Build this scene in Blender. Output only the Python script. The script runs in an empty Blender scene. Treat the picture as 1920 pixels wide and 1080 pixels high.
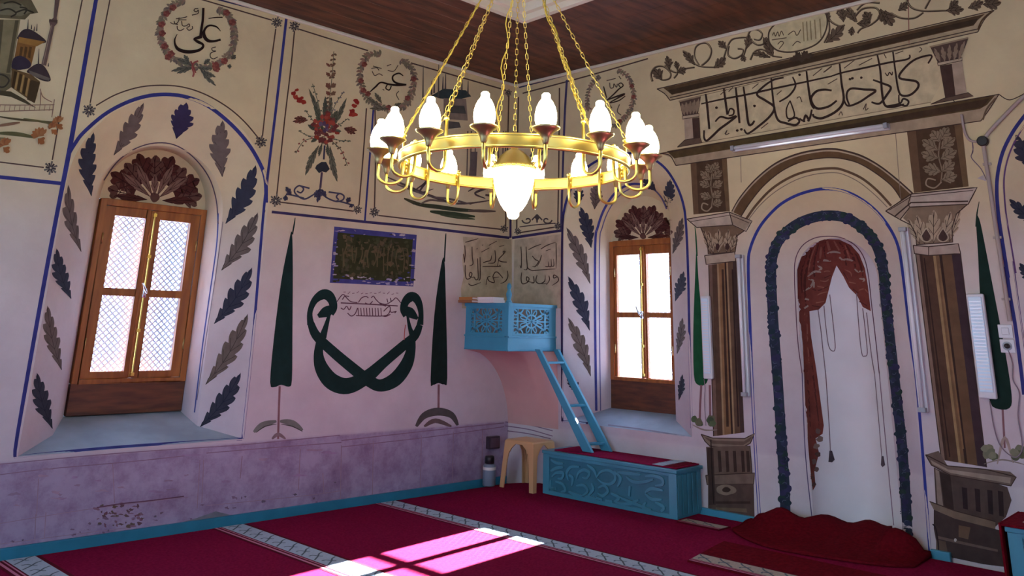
import bpy, bmesh, math, random
from mathutils import Vector, Matrix
from mathutils.bvhtree import BVHTree
from mathutils.geometry import tessellate_polygon

SC = bpy.context.scene
COL = SC.collection
PI = math.pi
random.seed(7)

# ------------------------------------------------------------------ camera
CAM_F, CAM_CY, CAM_YAW, CAM_PITCH, CAM_ROLL, CAM_H = 1514.68, 177.33, .8094, .2797, .0245, 1.45
_cy, _sy, _cp, _sp = math.cos(CAM_YAW), math.sin(CAM_YAW), math.cos(CAM_PITCH), math.sin(CAM_PITCH)
FWD = Vector((_cp*_cy, _cp*_sy, _sp))
_rt = Vector((_sy, -_cy, 0)); _up = _rt.cross(FWD)
_cr, _sr = math.cos(CAM_ROLL), math.sin(CAM_ROLL)
RGT = _cr*_rt + _sr*_up
UPV = -_sr*_rt + _cr*_up
EYE = Vector((0, 0, CAM_H))
cam_data = bpy.data.cameras.new('camera')
cam_data.sensor_width = 36
cam_data.lens = CAM_F/1920*36
cam_data.shift_y = (CAM_CY-540)/1920
cam_data.clip_start = .02
cam = bpy.data.objects.new('camera', cam_data)
cam.matrix_world = Matrix(((RGT.x, UPV.x, -FWD.x, 0), (RGT.y, UPV.y, -FWD.y, 0), (RGT.z, UPV.z, -FWD.z, CAM_H), (0, 0, 0, 1)))
COL.objects.link(cam)
SC.camera = cam

def ray(x, y):
    return RGT*((x-960)/CAM_F) - UPV*((y-CAM_CY)/CAM_F) + FWD

# ------------------------------------------------------------------ light
world = bpy.data.worlds.new('sky'); SC.world = world; world.use_nodes = True
wn = world.node_tree; bg = wn.nodes['Background']
bg.inputs['Color'].default_value = (.45, .67, 1.0, 1)
bg.inputs['Strength'].default_value = 10.0
sun_data = bpy.data.lights.new('sun', 'SUN')
sun_data.energy = 220; sun_data.angle = math.radians(.6); sun_data.color = (.97, .98, 1)
sun = bpy.data.objects.new('sun', sun_data); COL.objects.link(sun)
sun.rotation_euler = Vector((-1, -.115, -.535)).to_track_quat('-Z', 'Y').to_euler()
BULB = 27.0
SC.view_settings.view_transform = 'Standard'
SC.view_settings.look = 'None'
SC.view_settings.gamma = 1
SC.view_settings.use_curve_mapping = False
SC.view_settings.exposure = 0.22

# ------------------------------------------------------------------ materials
def srgb(h):
    c = [int(h[i:i+2], 16)/255 for i in (0, 2, 4)]
    return tuple(v/12.92 if v <= .04045 else ((v+.055)/1.055)**2.4 for v in c)

def nd(nt, t, **kw):
    n = nt.nodes.new(t)
    for k, v in kw.items(): setattr(n, k, v)
    return n

def mat(name, col, rough=.6, metal=0., var=.0, scale=8., col2=None, bump=0., bscale=40., spec=None, stretch=None, sheen=0., thr=(.35, .65)):
    """Principled material; var mixes in a second tone by noise in object space."""
    m = bpy.data.materials.new(name); m.use_nodes = True; nt = m.node_tree
    b = nt.nodes['Principled BSDF']
    if isinstance(col, str): col = srgb(col)
    b.inputs['Base Color'].default_value = (*col, 1)
    b.inputs['Roughness'].default_value = rough; b.inputs['Metallic'].default_value = metal
    if spec is not None: b.inputs['Specular IOR Level'].default_value = spec
    if sheen: b.inputs['Sheen Weight'].default_value = sheen
    tc = nd(nt, 'ShaderNodeTexCoord'); src = tc.outputs['Object']
    if stretch:
        mp = nd(nt, 'ShaderNodeMapping'); mp.inputs['Scale'].default_value = stretch
        nt.links.new(src, mp.inputs['Vector']); src = mp.outputs['Vector']
    if var or col2:
        c2 = srgb(col2) if isinstance(col2, str) else (col2 or tuple(v*(1-var) for v in col))
        nz = nd(nt, 'ShaderNodeTexNoise'); nz.inputs['Scale'].default_value = scale; nz.inputs['Detail'].default_value = 5
        nt.links.new(src, nz.inputs['Vector'])
        r = nd(nt, 'ShaderNodeValToRGB')
        r.color_ramp.elements[0].position, r.color_ramp.elements[1].position = thr
        r.color_ramp.elements[0].color = (*col, 1); r.color_ramp.elements[1].color = (*c2, 1)
        nt.links.new(nz.outputs['Fac'], r.inputs['Fac']); nt.links.new(r.outputs['Color'], b.inputs['Base Color'])
    if bump:
        nz = nd(nt, 'ShaderNodeTexNoise'); nz.inputs['Scale'].default_value = bscale; nz.inputs['Detail'].default_value = 4
        nt.links.new(src, nz.inputs['Vector'])
        bp = nd(nt, 'ShaderNodeBump'); bp.inputs['Strength'].default_value = bump; bp.inputs['Distance'].default_value = .01
        nt.links.new(nz.outputs['Fac'], bp.inputs['Height']); nt.links.new(bp.outputs['Normal'], b.inputs['Normal'])
    return m

def emit(name, col, strength, base=(.9, .9, .9)):
    m = mat(name, base, .3); b = m.node_tree.nodes['Principled BSDF']
    b.inputs['Emission Color'].default_value = (*col, 1); b.inputs['Emission Strength'].default_value = strength
    return m

def plaster(name, dado=True):
    """Lime plaster: cream upper register, pinkish lower register with the bluish fill light tinted in, mauve painted-masonry dado, by height on the wall."""
    m = bpy.data.materials.new(name); m.use_nodes = True; nt = m.node_tree; L = nt.links.new
    b = nt.nodes['Principled BSDF']; b.inputs['Roughness'].default_value = .85; b.inputs['Specular IOR Level'].default_value = .2
    g = nd(nt, 'ShaderNodeNewGeometry'); sx = nd(nt, 'ShaderNodeSeparateXYZ'); L(g.outputs['Position'], sx.inputs[0])
    ramp = nd(nt, 'ShaderNodeValToRGB'); dv = nd(nt, 'ShaderNodeMath', operation='DIVIDE'); dv.inputs[1].default_value = 4.0
    L(sx.outputs['Z'], dv.inputs[0]); L(dv.outputs[0], ramp.inputs['Fac'])
    e = ramp.color_ramp.elements
    e[0].position = 0; e[0].color = (*srgb('a698b6' if dado else 'd4ced2'), 1)
    e[1].position = .575; e[1].color = (*srgb('d6c7a8'), 1)
    for p, c in ((.138, 'aa9cb8' if dado else 'd2cad0'), (.142, 'c8bec8'), (.35, 'd0c6c8'), (.5, 'd4c9bc'), (.62, 'd6c8a0')):  # lower stops lean lavender, putting bluish fill light into the plaster colour
        q = e.new(p); q.color = (*srgb(c), 1)
    nz = nd(nt, 'ShaderNodeTexNoise'); nz.inputs['Scale'].default_value = 1.7; nz.inputs['Detail'].default_value = 6; nz.inputs['Roughness'].default_value = .65
    L(g.outputs['Position'], nz.inputs['Vector'])
    r2 = nd(nt, 'ShaderNodeValToRGB'); r2.color_ramp.elements[0].position = .3; r2.color_ramp.elements[1].position = .72
    r2.color_ramp.elements[0].color = (.84, .79, .78, 1); r2.color_ramp.elements[1].color = (1.04, 1.03, 1.0, 1)
    L(nz.outputs['Fac'], r2.inputs['Fac'])
    mx = nd(nt, 'ShaderNodeMix', data_type='RGBA', blend_type='MULTIPLY'); mx.inputs[0].default_value = 1
    L(ramp.outputs['Color'], mx.inputs[6]); L(r2.outputs['Color'], mx.inputs[7])
    # patchy stains that only the dado has
    n2 = nd(nt, 'ShaderNodeTexNoise'); n2.inputs['Scale'].default_value = 5; n2.inputs['Detail'].default_value = 8; n2.inputs['Roughness'].default_value = .7
    L(g.outputs['Position'], n2.inputs['Vector'])
    r3 = nd(nt, 'ShaderNodeValToRGB'); r3.color_ramp.elements[0].position = .42; r3.color_ramp.elements[1].position = .68
    r3.color_ramp.elements[0].color = (1, 1, 1, 1); r3.color_ramp.elements[1].color = (*srgb('cdb8c8'), 1)
    L(n2.outputs['Fac'], r3.inputs['Fac'])
    lt = nd(nt, 'ShaderNodeMath', operation='LESS_THAN'); lt.inputs[1].default_value = .56; L(sx.outputs['Z'], lt.inputs[0])
    m2 = nd(nt, 'ShaderNodeMix', data_type='RGBA', blend_type='MULTIPLY')
    if dado: L(lt.outputs[0], m2.inputs[0])
    else: m2.inputs[0].default_value = 0
    L(mx.outputs[2], m2.inputs[6]); L(r3.outputs['Color'], m2.inputs[7])
    L(m2.outputs[2], b.inputs['Base Color'])
    n4 = nd(nt, 'ShaderNodeTexNoise'); n4.inputs['Scale'].default_value = 9; n4.inputs['Detail'].default_value = 6
    L(g.outputs['Position'], n4.inputs['Vector'])
    bp = nd(nt, 'ShaderNodeBump'); bp.inputs['Strength'].default_value = .25; bp.inputs['Distance'].default_value = .02
    L(n4.outputs['Fac'], bp.inputs['Height']); L(bp.outputs['Normal'], b.inputs['Normal'])
    return m

M = {}
M['plaster'] = plaster('lime_plaster')
M['plaster_plain'] = plaster('lime_plaster_without_dado', False)
M['white_plaster'] = mat('white_plaster', 'e4e0e2', .85, var=.08, scale=3, spec=.2)
M['pink_plaster'] = mat('pink_plaster', 'cfa49e', .85, var=.1, scale=3, spec=.2)
M['sill'] = mat('sill_paint', '98a6b6', .55, var=.25, scale=4)
M['ceil_wood'] = mat('dark_ceiling_wood', '6e4029', .6, scale=2.5, col2='3e2217', stretch=(1, 5, 1))
M['cream_wood'] = mat('cream_painted_wood', 'd8d0bd', .5)
M['win_wood'] = mat('varnished_pine', 'a8642c', .4, scale=4, col2='8a4c1e', stretch=(6, 6, .8))
M['win_dark'] = mat('dark_stained_board', '6d3c20', .45, scale=5, col2='4a2616', stretch=(1, 1, 6))
M['brass'] = mat('polished_brass', (.84, .65, .17), .34, 1.0)
M['old_brass'] = mat('aged_brass', (.62, .47, .20), .38, 1.0)
M['chrome'] = mat('chrome', (.8, .8, .82), .2, 1.0)
M['lattice'] = mat('lattice_steel', 'b4c4dc', .5)
M['blue'] = mat('turquoise_gloss_paint', '4398b4', .5, var=.16, scale=3)
M['blue_dark'] = mat('turquoise_old_paint', '438fa6', .4, var=.2, scale=4)
M['red_carpet'] = mat('red_wool_carpet', '8a1840', .95, scale=60, col2='781034', spec=.03, bump=.3, bscale=300)
M['deep_red'] = mat('deep_red_wool', '701420', .95, scale=40, col2='5c0e1a', spec=.03, bump=.3, bscale=300)
M['band'] = mat('pale_blue_carpet_band', 'b2c0d0', .95, var=.12, scale=90, spec=.1)
M['band_beige'] = mat('beige_carpet_band', 'b0a398', .95, var=.15, scale=90, spec=.1)
M['band_pattern'] = mat('grey_carpet_pattern', '5c6670', .95, spec=.1)
M['band_pink'] = mat('pink_carpet_line', 'c87a94', .95, spec=.1)
M['band_dark'] = mat('dark_red_carpet_line', '5e0c20', .95, spec=.1)
M['bulb'] = emit('lit_opal_glass', (1, .87, .53), BULB)
M['globe'] = emit('lit_opal_globe', (1, .88, .64), BULB*.62)
M['stool'] = mat('beige_plastic', 'c9a071', .45)
M['white_plastic'] = mat('white_plastic', 'd6d8dc', .4)
M['grey_plastic'] = mat('grey_plastic', '9aa0a8', .4)
M['black_plastic'] = mat('black_plastic', '1c1a1e', .4)
M['led'] = mat('led_diffuser', 'cfe4f2', .3)
M['tube'] = mat('fluorescent_glass', 'e6e6ea', .15)
M['paper'] = mat('page_edges', 'e4ddd8', .8)
M['book_orange'] = mat('orange_book_cloth', 'b5773c', .6)
M['book_brown'] = mat('brown_book_cloth', '94603c', .6)
M['flask'] = mat('blue_grey_flask', '7b8697', .35)
M['cable'] = mat('grey_cable', '8d7f88', .6)
M['pipe'] = mat('painted_conduit', 'a99a92', .5)

# ------------------------------------------------------------------ mesh helpers
def link(name, bm, mats, parent=None, smooth=False):
    me = bpy.data.meshes.new(name)
    bmesh.ops.recalc_face_normals(bm, faces=bm.faces)
    bm.to_mesh(me); bm.free()
    for m in (mats if isinstance(mats, (list, tuple)) else [mats]): me.materials.append(m)
    if smooth:
        for p in me.polygons: p.use_smooth = True
    o = bpy.data.objects.new(name, me); COL.objects.link(o)
    if parent is not None:
        o.parent = parent; o.matrix_parent_inverse = parent.matrix_world.inverted() if parent.type != 'EMPTY' else Matrix.Translation(-Vector(parent.location))
    return o

def BM(): return bmesh.new()

def thing(name, label, cat, loc, group=None):
    o = bpy.data.objects.new(name, None); COL.objects.link(o); o.location = loc; o.empty_display_size = .05
    return tag(o, label, cat, group)

def tag(o, label, cat, group=None):
    o['label'] = label; o['category'] = cat
    if group: o['group'] = group
    return o

def struct(o, label=None):
    o['kind'] = 'structure'
    if label: o['label'] = label
    return o

def smooth_by_angle(o, deg=40):
    for p in o.data.polygons: p.use_smooth = True
    lim = math.radians(deg); bm = bmesh.new(); bm.from_mesh(o.data)
    for e in bm.edges:
        e.smooth = not (len(e.link_faces) == 2 and e.calc_face_angle(0) > lim)
    bm.to_mesh(o.data); bm.free()
    return o

def quad(bm, pts, mi=0):
    f = bm.faces.new([bm.verts.new(p) for p in pts]); f.material_index = mi; return f

def hexa(bm, c, mi=0):
    """c: 8 corners, bottom ring 0-3 then top ring 4-7."""
    v = [bm.verts.new(p) for p in c]
    for a in ((3, 2, 1, 0), (4, 5, 6, 7), (0, 1, 5, 4), (1, 2, 6, 5), (2, 3, 7, 6), (3, 0, 4, 7)):
        f = bm.faces.new([v[i] for i in a]); f.material_index = mi

def fbox(bm, F, a0, a1, b0, b1, c0, c1, mi=0):
    """box in a frame F(a, b, c)."""
    hexa(bm, [F(a0, b0, c0), F(a1, b0, c0), F(a1, b0, c1), F(a0, b0, c1), F(a0, b1, c0), F(a1, b1, c0), F(a1, b1, c1), F(a0, b1, c1)], mi)

def bevel(bm, w=.004, seg=2):
    bmesh.ops.remove_doubles(bm, verts=bm.verts, dist=1e-5)
    bmesh.ops.bevel(bm, geom=[e for e in bm.edges if len(e.link_faces) == 2 and e.calc_face_angle(0) > .5], offset=w, segments=seg, affect='EDGES', profile=.5)

def tube(bm, pts, r, n=8, mi=0, closed=False, cap=True):
    pts = [Vector(p) for p in pts]; N = len(pts); rings = []
    rr = r if isinstance(r, (list, tuple)) else [r]*N
    prev = None
    for i, p in enumerate(pts):
        if closed: t = pts[(i+1) % N]-pts[i-1]
        else: t = pts[min(i+1, N-1)]-pts[max(i-1, 0)]
        t.normalize()
        if prev is None:
            a = t.orthogonal().normalized()
        else:
            a = prev-t*prev.dot(t); a = a.normalized() if a.length > 1e-6 else t.orthogonal().normalized()
        prev = a; b = t.cross(a)
        rings.append([bm.verts.new(p+(a*math.cos(2*PI*k/n)+b*math.sin(2*PI*k/n))*rr[i]) for k in range(n)])
    for i in range(N if closed else N-1):
        A, B = rings[i], rings[(i+1) % N]
        for k in range(n):
            f = bm.faces.new((A[k], A[(k+1) % n], B[(k+1) % n], B[k])); f.material_index = mi
    if cap and not closed:
        bm.faces.new(rings[0][::-1]).material_index = mi; bm.faces.new(rings[-1]).material_index = mi

def lathe(bm, prof, c, n=20, mi=0, ax=Vector((0, 0, 1))):
    """prof: (radius, height) list about a vertical axis through c."""
    c = Vector(c); rings = []
    for r, z in prof:
        if r < 1e-6: rings.append([bm.verts.new(c+Vector((0, 0, z)))])
        else: rings.append([bm.verts.new(c+Vector((r*math.cos(2*PI*k/n), r*math.sin(2*PI*k/n), z))) for k in range(n)])
    for A, B in zip(rings, rings[1:]):
        for k in range(n):
            a = [A[k % len(A)], A[(k+1) % len(A)], B[(k+1) % len(B)], B[k % len(B)]]
            u = []
            for q in a:
                if q not in u: u.append(q)
            if len(u) > 2: bm.faces.new(u).material_index = mi

def spline(p, n=6, closed=False):
    """Catmull-Rom through 2-D or 3-D points."""
    P = [Vector((*q, 0)) if len(q) == 2 else Vector(q) for q in p]; N = len(P)
    if N < 3: return [tuple(q) for q in P]
    out = []
    for i in range(N if closed else N-1):
        g = (lambda k: P[k % N]) if closed else (lambda k: P[max(0, min(N-1, k))])
        a, b, c, d = g(i-1), g(i), g(i+1), g(i+2)
        for k in range(n):
            t = k/n
            out.append(tuple(.5*((2*b)+(c-a)*t+(2*a-5*b+4*c-d)*t*t+(3*b-a-3*c+d)*t**3)))
    if not closed: out.append(tuple(P[-1]))
    return out

def sweep(bm, F, pts, w, d0, d1, closed=False, mi=0):
    """flat bar following 2-D pts (a, b) in frame F(a, b, depth), width w, from depth d0 to d1."""
    P = [Vector((p[0], p[1])) for p in pts]; N = len(P); R = []
    ww = w if isinstance(w, (list, tuple)) else [w]*N
    for i, p in enumerate(P):
        t = (P[(i+1) % N]-P[i-1]) if closed else (P[min(i+1, N-1)]-P[max(i-1, 0)])
        if t.length < 1e-9: t = Vector((1, 0))
        t.normalize(); nn = Vector((-t.y, t.x))*ww[i]/2
        a, b = p+nn, p-nn
        R.append([bm.verts.new(F(a.x, a.y, d0)), bm.verts.new(F(b.x, b.y, d0)), bm.verts.new(F(b.x, b.y, d1)), bm.verts.new(F(a.x, a.y, d1))])
    for i in range(N if closed else N-1):
        A, B = R[i], R[(i+1) % N]
        for k in range(4):
            bm.faces.new((A[k], A[(k+1) % 4], B[(k+1) % 4], B[k])).material_index = mi
    if not closed:
        bm.faces.new(R[0][::-1]).material_index = mi; bm.faces.new(R[-1]).material_index = mi

# ------------------------------------------------------------------ room frames
YL = 6.12
CORNER = Vector((5.89, YL, 0))
NR = Vector((1, .055, 0)).normalized()          # out of the room through the right wall
UR = Vector((.055, -1, 0)).normalized()         # along the right wall, away from the corner
HC = 4.0
def FL(s, z, d): return Vector((s, YL+d, z))
def FR(s, z, d): return CORNER+UR*s+NR*d+Vector((0, 0, z))
def sstep(a, b, x):
    t = max(0, min(1, (x-a)/(b-a))); return t*t*(3-2*t)
def dist_right(x, y): return -(Vector((x, y, 0))-CORNER).dot(NR)
def floor_z(x, y):
    return .06*(1-sstep(.62, 1.3, dist_right(x, y)))*(1-sstep(5.7, 6.05, y))
def GF(a, b, c=0):
    """floor frame: a = distance from the right wall, b = distance from the left wall, c = height above the floor."""
    p = CORNER-Vector((a/NR.x, 0, 0))+UR*(b/-UR.y); return Vector((p.x, p.y, floor_z(p.x, p.y)+c))
def at_z(x, y, z):
    d = ray(x, y); return EYE+d*((z-CAM_H)/d.z)

# ------------------------------------------------------------------ walls with arched niches
def arch(c, a, zb, zs, rise, n=28):
    p = [(c-a, zb)]
    p += [(c-a, zb+(zs-zb)*k/6) for k in range(1, 6)]
    p += [(c-a*math.cos(PI*k/n), zs+rise*math.sin(PI*k/n)) for k in range(n+1)]
    p += [(c+a, zs-(zs-zb)*k/6) for k in range(1, 6)]
    p += [(c+a, zb)]
    return p

def loft(bm, rings, F, mi=0, floor_mi=None):
    """rings: list of (profile, depth or list of depths); joins consecutive closed profiles."""
    V = [[bm.verts.new(F(s, z, d)) for s, z in pr] for pr, d in rings]
    n = len(V[0])
    for A, B in zip(V, V[1:]):
        for k in range(n):
            f = bm.faces.new((A[k], A[(k+1) % n], B[(k+1) % n], B[k]))
            f.material_index = floor_mi if (k == n-1 and floor_mi is not None) else mi
    return V

def wall_with_niches(bm, F, s0, s1, z0, z1, profs):
    """rectangle with arched holes; profs sorted by s, every profile from arch()."""
    s = s0
    zz = [z0+(z1-z0)*k/8 for k in range(9)]
    def rect(a, b, za, zb):
        if b-a > 1e-6 and zb-za > 1e-6: quad(bm, [F(a, za, 0), F(b, za, 0), F(b, zb, 0), F(a, zb, 0)])
    for p in profs:
        rect(s, p[0][0], z0, z1)
        rect(p[0][0], p[-1][0], z0, p[0][1])
        for (a, za), (b, zb) in zip(p, p[1:]):
            if b-a > 1e-6: quad(bm, [F(a, za, 0), F(b, zb, 0), F(b, z1, 0), F(a, z1, 0)])
        s = p[-1][0]
    rect(s, s1, z0, z1)

def tympanum(bm, F, c, a, zs, rise, d):
    p = [(c-a*math.cos(PI*k/28), zs+rise*math.sin(PI*k/28)) for k in range(29)]
    bm.faces.new([bm.verts.new(F(s, z, d)) for s, z in p])

# left wall, one arched window
bm = BM()
wl_out, wl_in, wl_bk = arch(2.365, .755, .59, 2.335, .755), arch(2.375, .50, .67, 2.257, .50), arch(2.44, .42, .755, 2.33, .45)
wall_with_niches(bm, FL, -2.0, 5.89, -.05, HC, [wl_out])
loft(bm, [(wl_out, 0), (wl_in, .28), (wl_bk, .60)], FL, 0, 1)
tympanum(bm, FL, 2.44, .42, 2.33, .45, .60)
wall_left = struct(link('wall_left', bm, [M['plaster'], M['sill']]), 'cream and pink plastered wall with painted ornament and an arched window')

# right wall: window, mihrab niche, second window near the frame edge
bm = BM()
wr_out, wr_in, wr_bk = arch(1.37, .68, .62, 2.36, .68), arch(1.305, .425, .70, 2.465, .425), arch(1.32, .37, .745, 2.285, .43)
mi_out, mi_mid, mi_in = arch(3.205, .60, .03, 1.955, .60), arch(3.225, .50, .03, 1.955, .485), arch(3.27, .315, .03, 1.87, .305)
w3_out, w3_in, w3_bk = arch(5.21, .70, .62, 2.36, .70), arch(5.21, .43, .70, 2.46, .43), arch(5.21, .37, .745, 2.285, .43)
wall_with_niches(bm, FR, 0, 8.15, -.05, HC, [wr_out, mi_out, w3_out])
loft(bm, [(wr_out, 0), (wr_in, .28), (wr_bk, .45)], FR, 0, 1)
tympanum(bm, FR, 1.32, .37, 2.285, .43, .45)
loft(bm, [(w3_out, 0), (w3_in, .28), (w3_bk, .45)], FR, 0, 1)
tympanum(bm, FR, 5.21, .37, 2.285, .43, .45)
rings = [(mi_out, 0), (mi_mid, .05), (mi_in, .16)]
for k in range(1, 10):
    th = PI/2*k/9; cs = max(math.cos(th), .01)
    rings.append((arch(3.27, .315*cs, .03, 1.87, .305*cs), .16+.30*math.sin(th)))
loft(bm, rings[:3], FR, 0, 0)
Vv = loft(bm, rings[2:], FR, 2, 2)
bm.faces.new(Vv[-1]).material_index = 2
wall_right = struct(link('wall_right', bm, [M['plaster_plain'], M['sill'], M['white_plaster']]), 'painted plaster wall with mihrab niche between two painted pilasters')
smooth_by_angle(wall_right, 25); smooth_by_angle(wall_left, 25)

# the two walls behind the viewer, unseen, with openings added and sized for fill light
def FN(s, z, d): return Vector((-2.0-d, s, z))
def FB(s, z, d): return Vector((s, -2.0-d, z))
def plain_wall(name, F, s0, s1, holes):
    bm = BM(); s = s0
    for a, b, za, zb in holes:
        for q in ((s, a, -.05, HC), (a, b, -.05, za), (a, b, zb, HC)):
            quad(bm, [F(q[0], q[2], 0), F(q[1], q[2], 0), F(q[1], q[3], 0), F(q[0], q[3], 0)])
        for (p, q) in (((a, za), (b, za)), ((b, za), (b, zb)), ((b, zb), (a, zb)), ((a, zb), (a, za))):
            quad(bm, [F(*p, 0), F(*q, 0), F(*q, .5), F(*p, .5)])
        s = b
    quad(bm, [F(s, -.05, 0), F(s1, -.05, 0), F(s1, HC, 0), F(s, HC, 0)])
    return struct(link(name, bm, M['plaster']))
FILL_OPENINGS = [(.2, 1.6, .8, 2.6), (3.2, 4.6, .8, 2.6)]
plain_wall('wall_near', FN, -2.0, YL, FILL_OPENINGS)
plain_wall('wall_back', FB, -2.0, 6.4, [(.6, 2.0, .8, 2.5)])

# floor
bm = BM(); nx, ny = 36, 36
g = [[bm.verts.new(GF(-.08+8.1*i/nx, -.05+8.3*j/ny)) for j in range(ny+1)] for i in range(nx+1)]
for i in range(nx):
    for j in range(ny): bm.faces.new((g[i][j], g[i+1][j], g[i+1][j+1], g[i][j+1]))
struct(link('floor', bm, mat('floor_boards', '5a4030', .6, var=.3), smooth=True))

# ceiling: dark boards with a square opening under the dome
OX0, OX1, OY0, OY1 = .7, 4.58, .85, 4.67
bm = BM()
def hbox(x0, x1, y0, y1, z0, z1, mi=0): fbox(bm, lambda a, b, c: Vector((a, b, c)), x0, x1, y0, y1, z0, z1, mi)
nb = 7
for k in range(nb):          # boards run round the opening
    a = (6.45-OX1)/nb; hbox(OX1+a*k+.002, OX1+a*(k+1)-.002, -2.1, 6.2, HC, HC+.03)
    a = (6.2-OY1)/nb; hbox(-2.1, OX1, OY1+a*k+.002, OY1+a*(k+1)-.002, HC, HC+.03)
hbox(-2.1, OX0, -2.1, OY1, HC, HC+.03); hbox(OX0, OX1, -2.1, OY0, HC, HC+.03)
struct(link('ceiling', bm, M['ceil_wood']), 'dark brown boarded wooden ceiling around a square opening')
bm = BM()
for k, (o, z0, z1) in enumerate(((.0, HC-.035, HC+.05), (.05, HC+.02, HC+.12), (.10, HC+.1, HC+.3))):
    w = .05 if k < 2 else .03
    x0, x1, y0, y1 = OX0+o, OX1-o, OY0+o, OY1-o
    hbox(x0, x1, y1-w, y1, z0, z1); hbox(x0, x1, y0, y0+w, z0, z1)
    hbox(x0, x0+w, y0+w, y1-w, z0, z1); hbox(x1-w, x1, y0+w, y1-w, z0, z1)
struct(link('trim_1', bm, M['cream_wood']), 'cream stepped moulding around the ceiling opening')
bm = BM(); cx, cyy, hw = (OX0+OX1)/2, (OY0+OY1)/2, 1.84
prof = []
for k in range(9):
    th = PI/2*k/8; prof.append((hw*math.cos(th), HC+.28+1.5*math.sin(th)))
rings = []
for r, z in prof:
    ring = []
    for q in range(32):
        t = 2*PI*q/32; sqr = 1/max(abs(math.cos(t)), abs(math.sin(t))); mixk = max(0, 1-(z-HC-.28)/.5)
        f = 1+(sqr-1)*mixk
        ring.append(bm.verts.new((cx+r*f*math.cos(t), cyy+r*f*math.sin(t), z)))
    rings.append(ring)
for A, B in zip(rings, rings[1:]):
    for q in range(32): bm.faces.new((A[q], A[(q+1) % 32], B[(q+1) % 32], B[q]))
struct(link('ceiling_dome', bm, M['white_plaster'], smooth=True), 'pale plaster dome above the square ceiling opening')

# baseboards
bm = BM(); fbox(bm, lambda a, b, c: FL(a, b, -c), -2.0, 5.86, -.02, .075, 0, .03); bevel(bm, .006)
struct(link('baseboard_left', bm, mat('turquoise_baseboard_paint', '2e7c98', .6, var=.15, spec=.2)), 'turquoise painted baseboard below the wall with the single window')
bm = BM(); fbox(bm, lambda a, b, c: FR(a, b, -c), 2.02, 2.60, .02, .115, 0, .035); bevel(bm, .006)
struct(link('baseboard_right', bm, M['blue']), 'turquoise baseboard board between blue chest and mihrab')
bm = BM(); fbox(bm, lambda a, b, c: FR(a, b, -c), 3.81, 3.93, .02, .12, 0, .035); bevel(bm, .006)
struct(link('baseboard_right_2', bm, M['blue']), 'short turquoise baseboard piece right of the mihrab')

M['blue_carving_shade'] = mat('turquoise_shade_in_carving', '2f7488', .5, var=.2, scale=6)  # darker tone paints in the shadow around the carved leaves
for nm, F, s0, s1, n in (('trim_3', FL, -2.0, 5.87, 'left'), ('trim_4', FR, .02, 8.1, 'right')):
    bm = BM(); fbox(bm, lambda p, q, r: F(p, q, -r), s0, s1, HC-.032, HC-.001, .0, .03); bevel(bm, .008)
    struct(link(nm, bm, M['cream_wood']), 'narrow pale moulding where the ceiling meets the wall')
# ------------------------------------------------------------------ windows
def glass_mat():
    m = bpy.data.materials.new('window_glass'); m.use_nodes = True; nt = m.node_tree
    for n in list(nt.nodes): nt.nodes.remove(n)
    o = nd(nt, 'ShaderNodeOutputMaterial'); t = nd(nt, 'ShaderNodeBsdfTransparent'); g = nd(nt, 'ShaderNodeBsdfGlossy'); x = nd(nt, 'ShaderNodeMixShader')
    g.inputs['Roughness'].default_value = .03; x.inputs[0].default_value = .06
    t.inputs[0].default_value = (.95, .97, 1, 1)
    nt.links.new(t.outputs[0], x.inputs[1]); nt.links.new(g.outputs[0], x.inputs[2]); nt.links.new(x.outputs[0], o.inputs[0])
    return m
M['glass'] = glass_mat()

def clip_seg(p, q, r):
    """Liang-Barsky: segment p-q clipped to rectangle r."""
    x0, x1, y0, y1 = r; dx, dy = q[0]-p[0], q[1]-p[1]; t0, t1 = 0, 1
    for a, b in ((-dx, p[0]-x0), (dx, x1-p[0]), (-dy, p[1]-y0), (dy, y1-p[1])):
        if abs(a) < 1e-12:
            if b < 0: return None
        else:
            t = b/a
            if a < 0: t0 = max(t0, t)
            else: t1 = min(t1, t)
    if t0 >= t1: return None
    return (p[0]+dx*t0, p[1]+dy*t0), (p[0]+dx*t1, p[1]+dy*t1)

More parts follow.
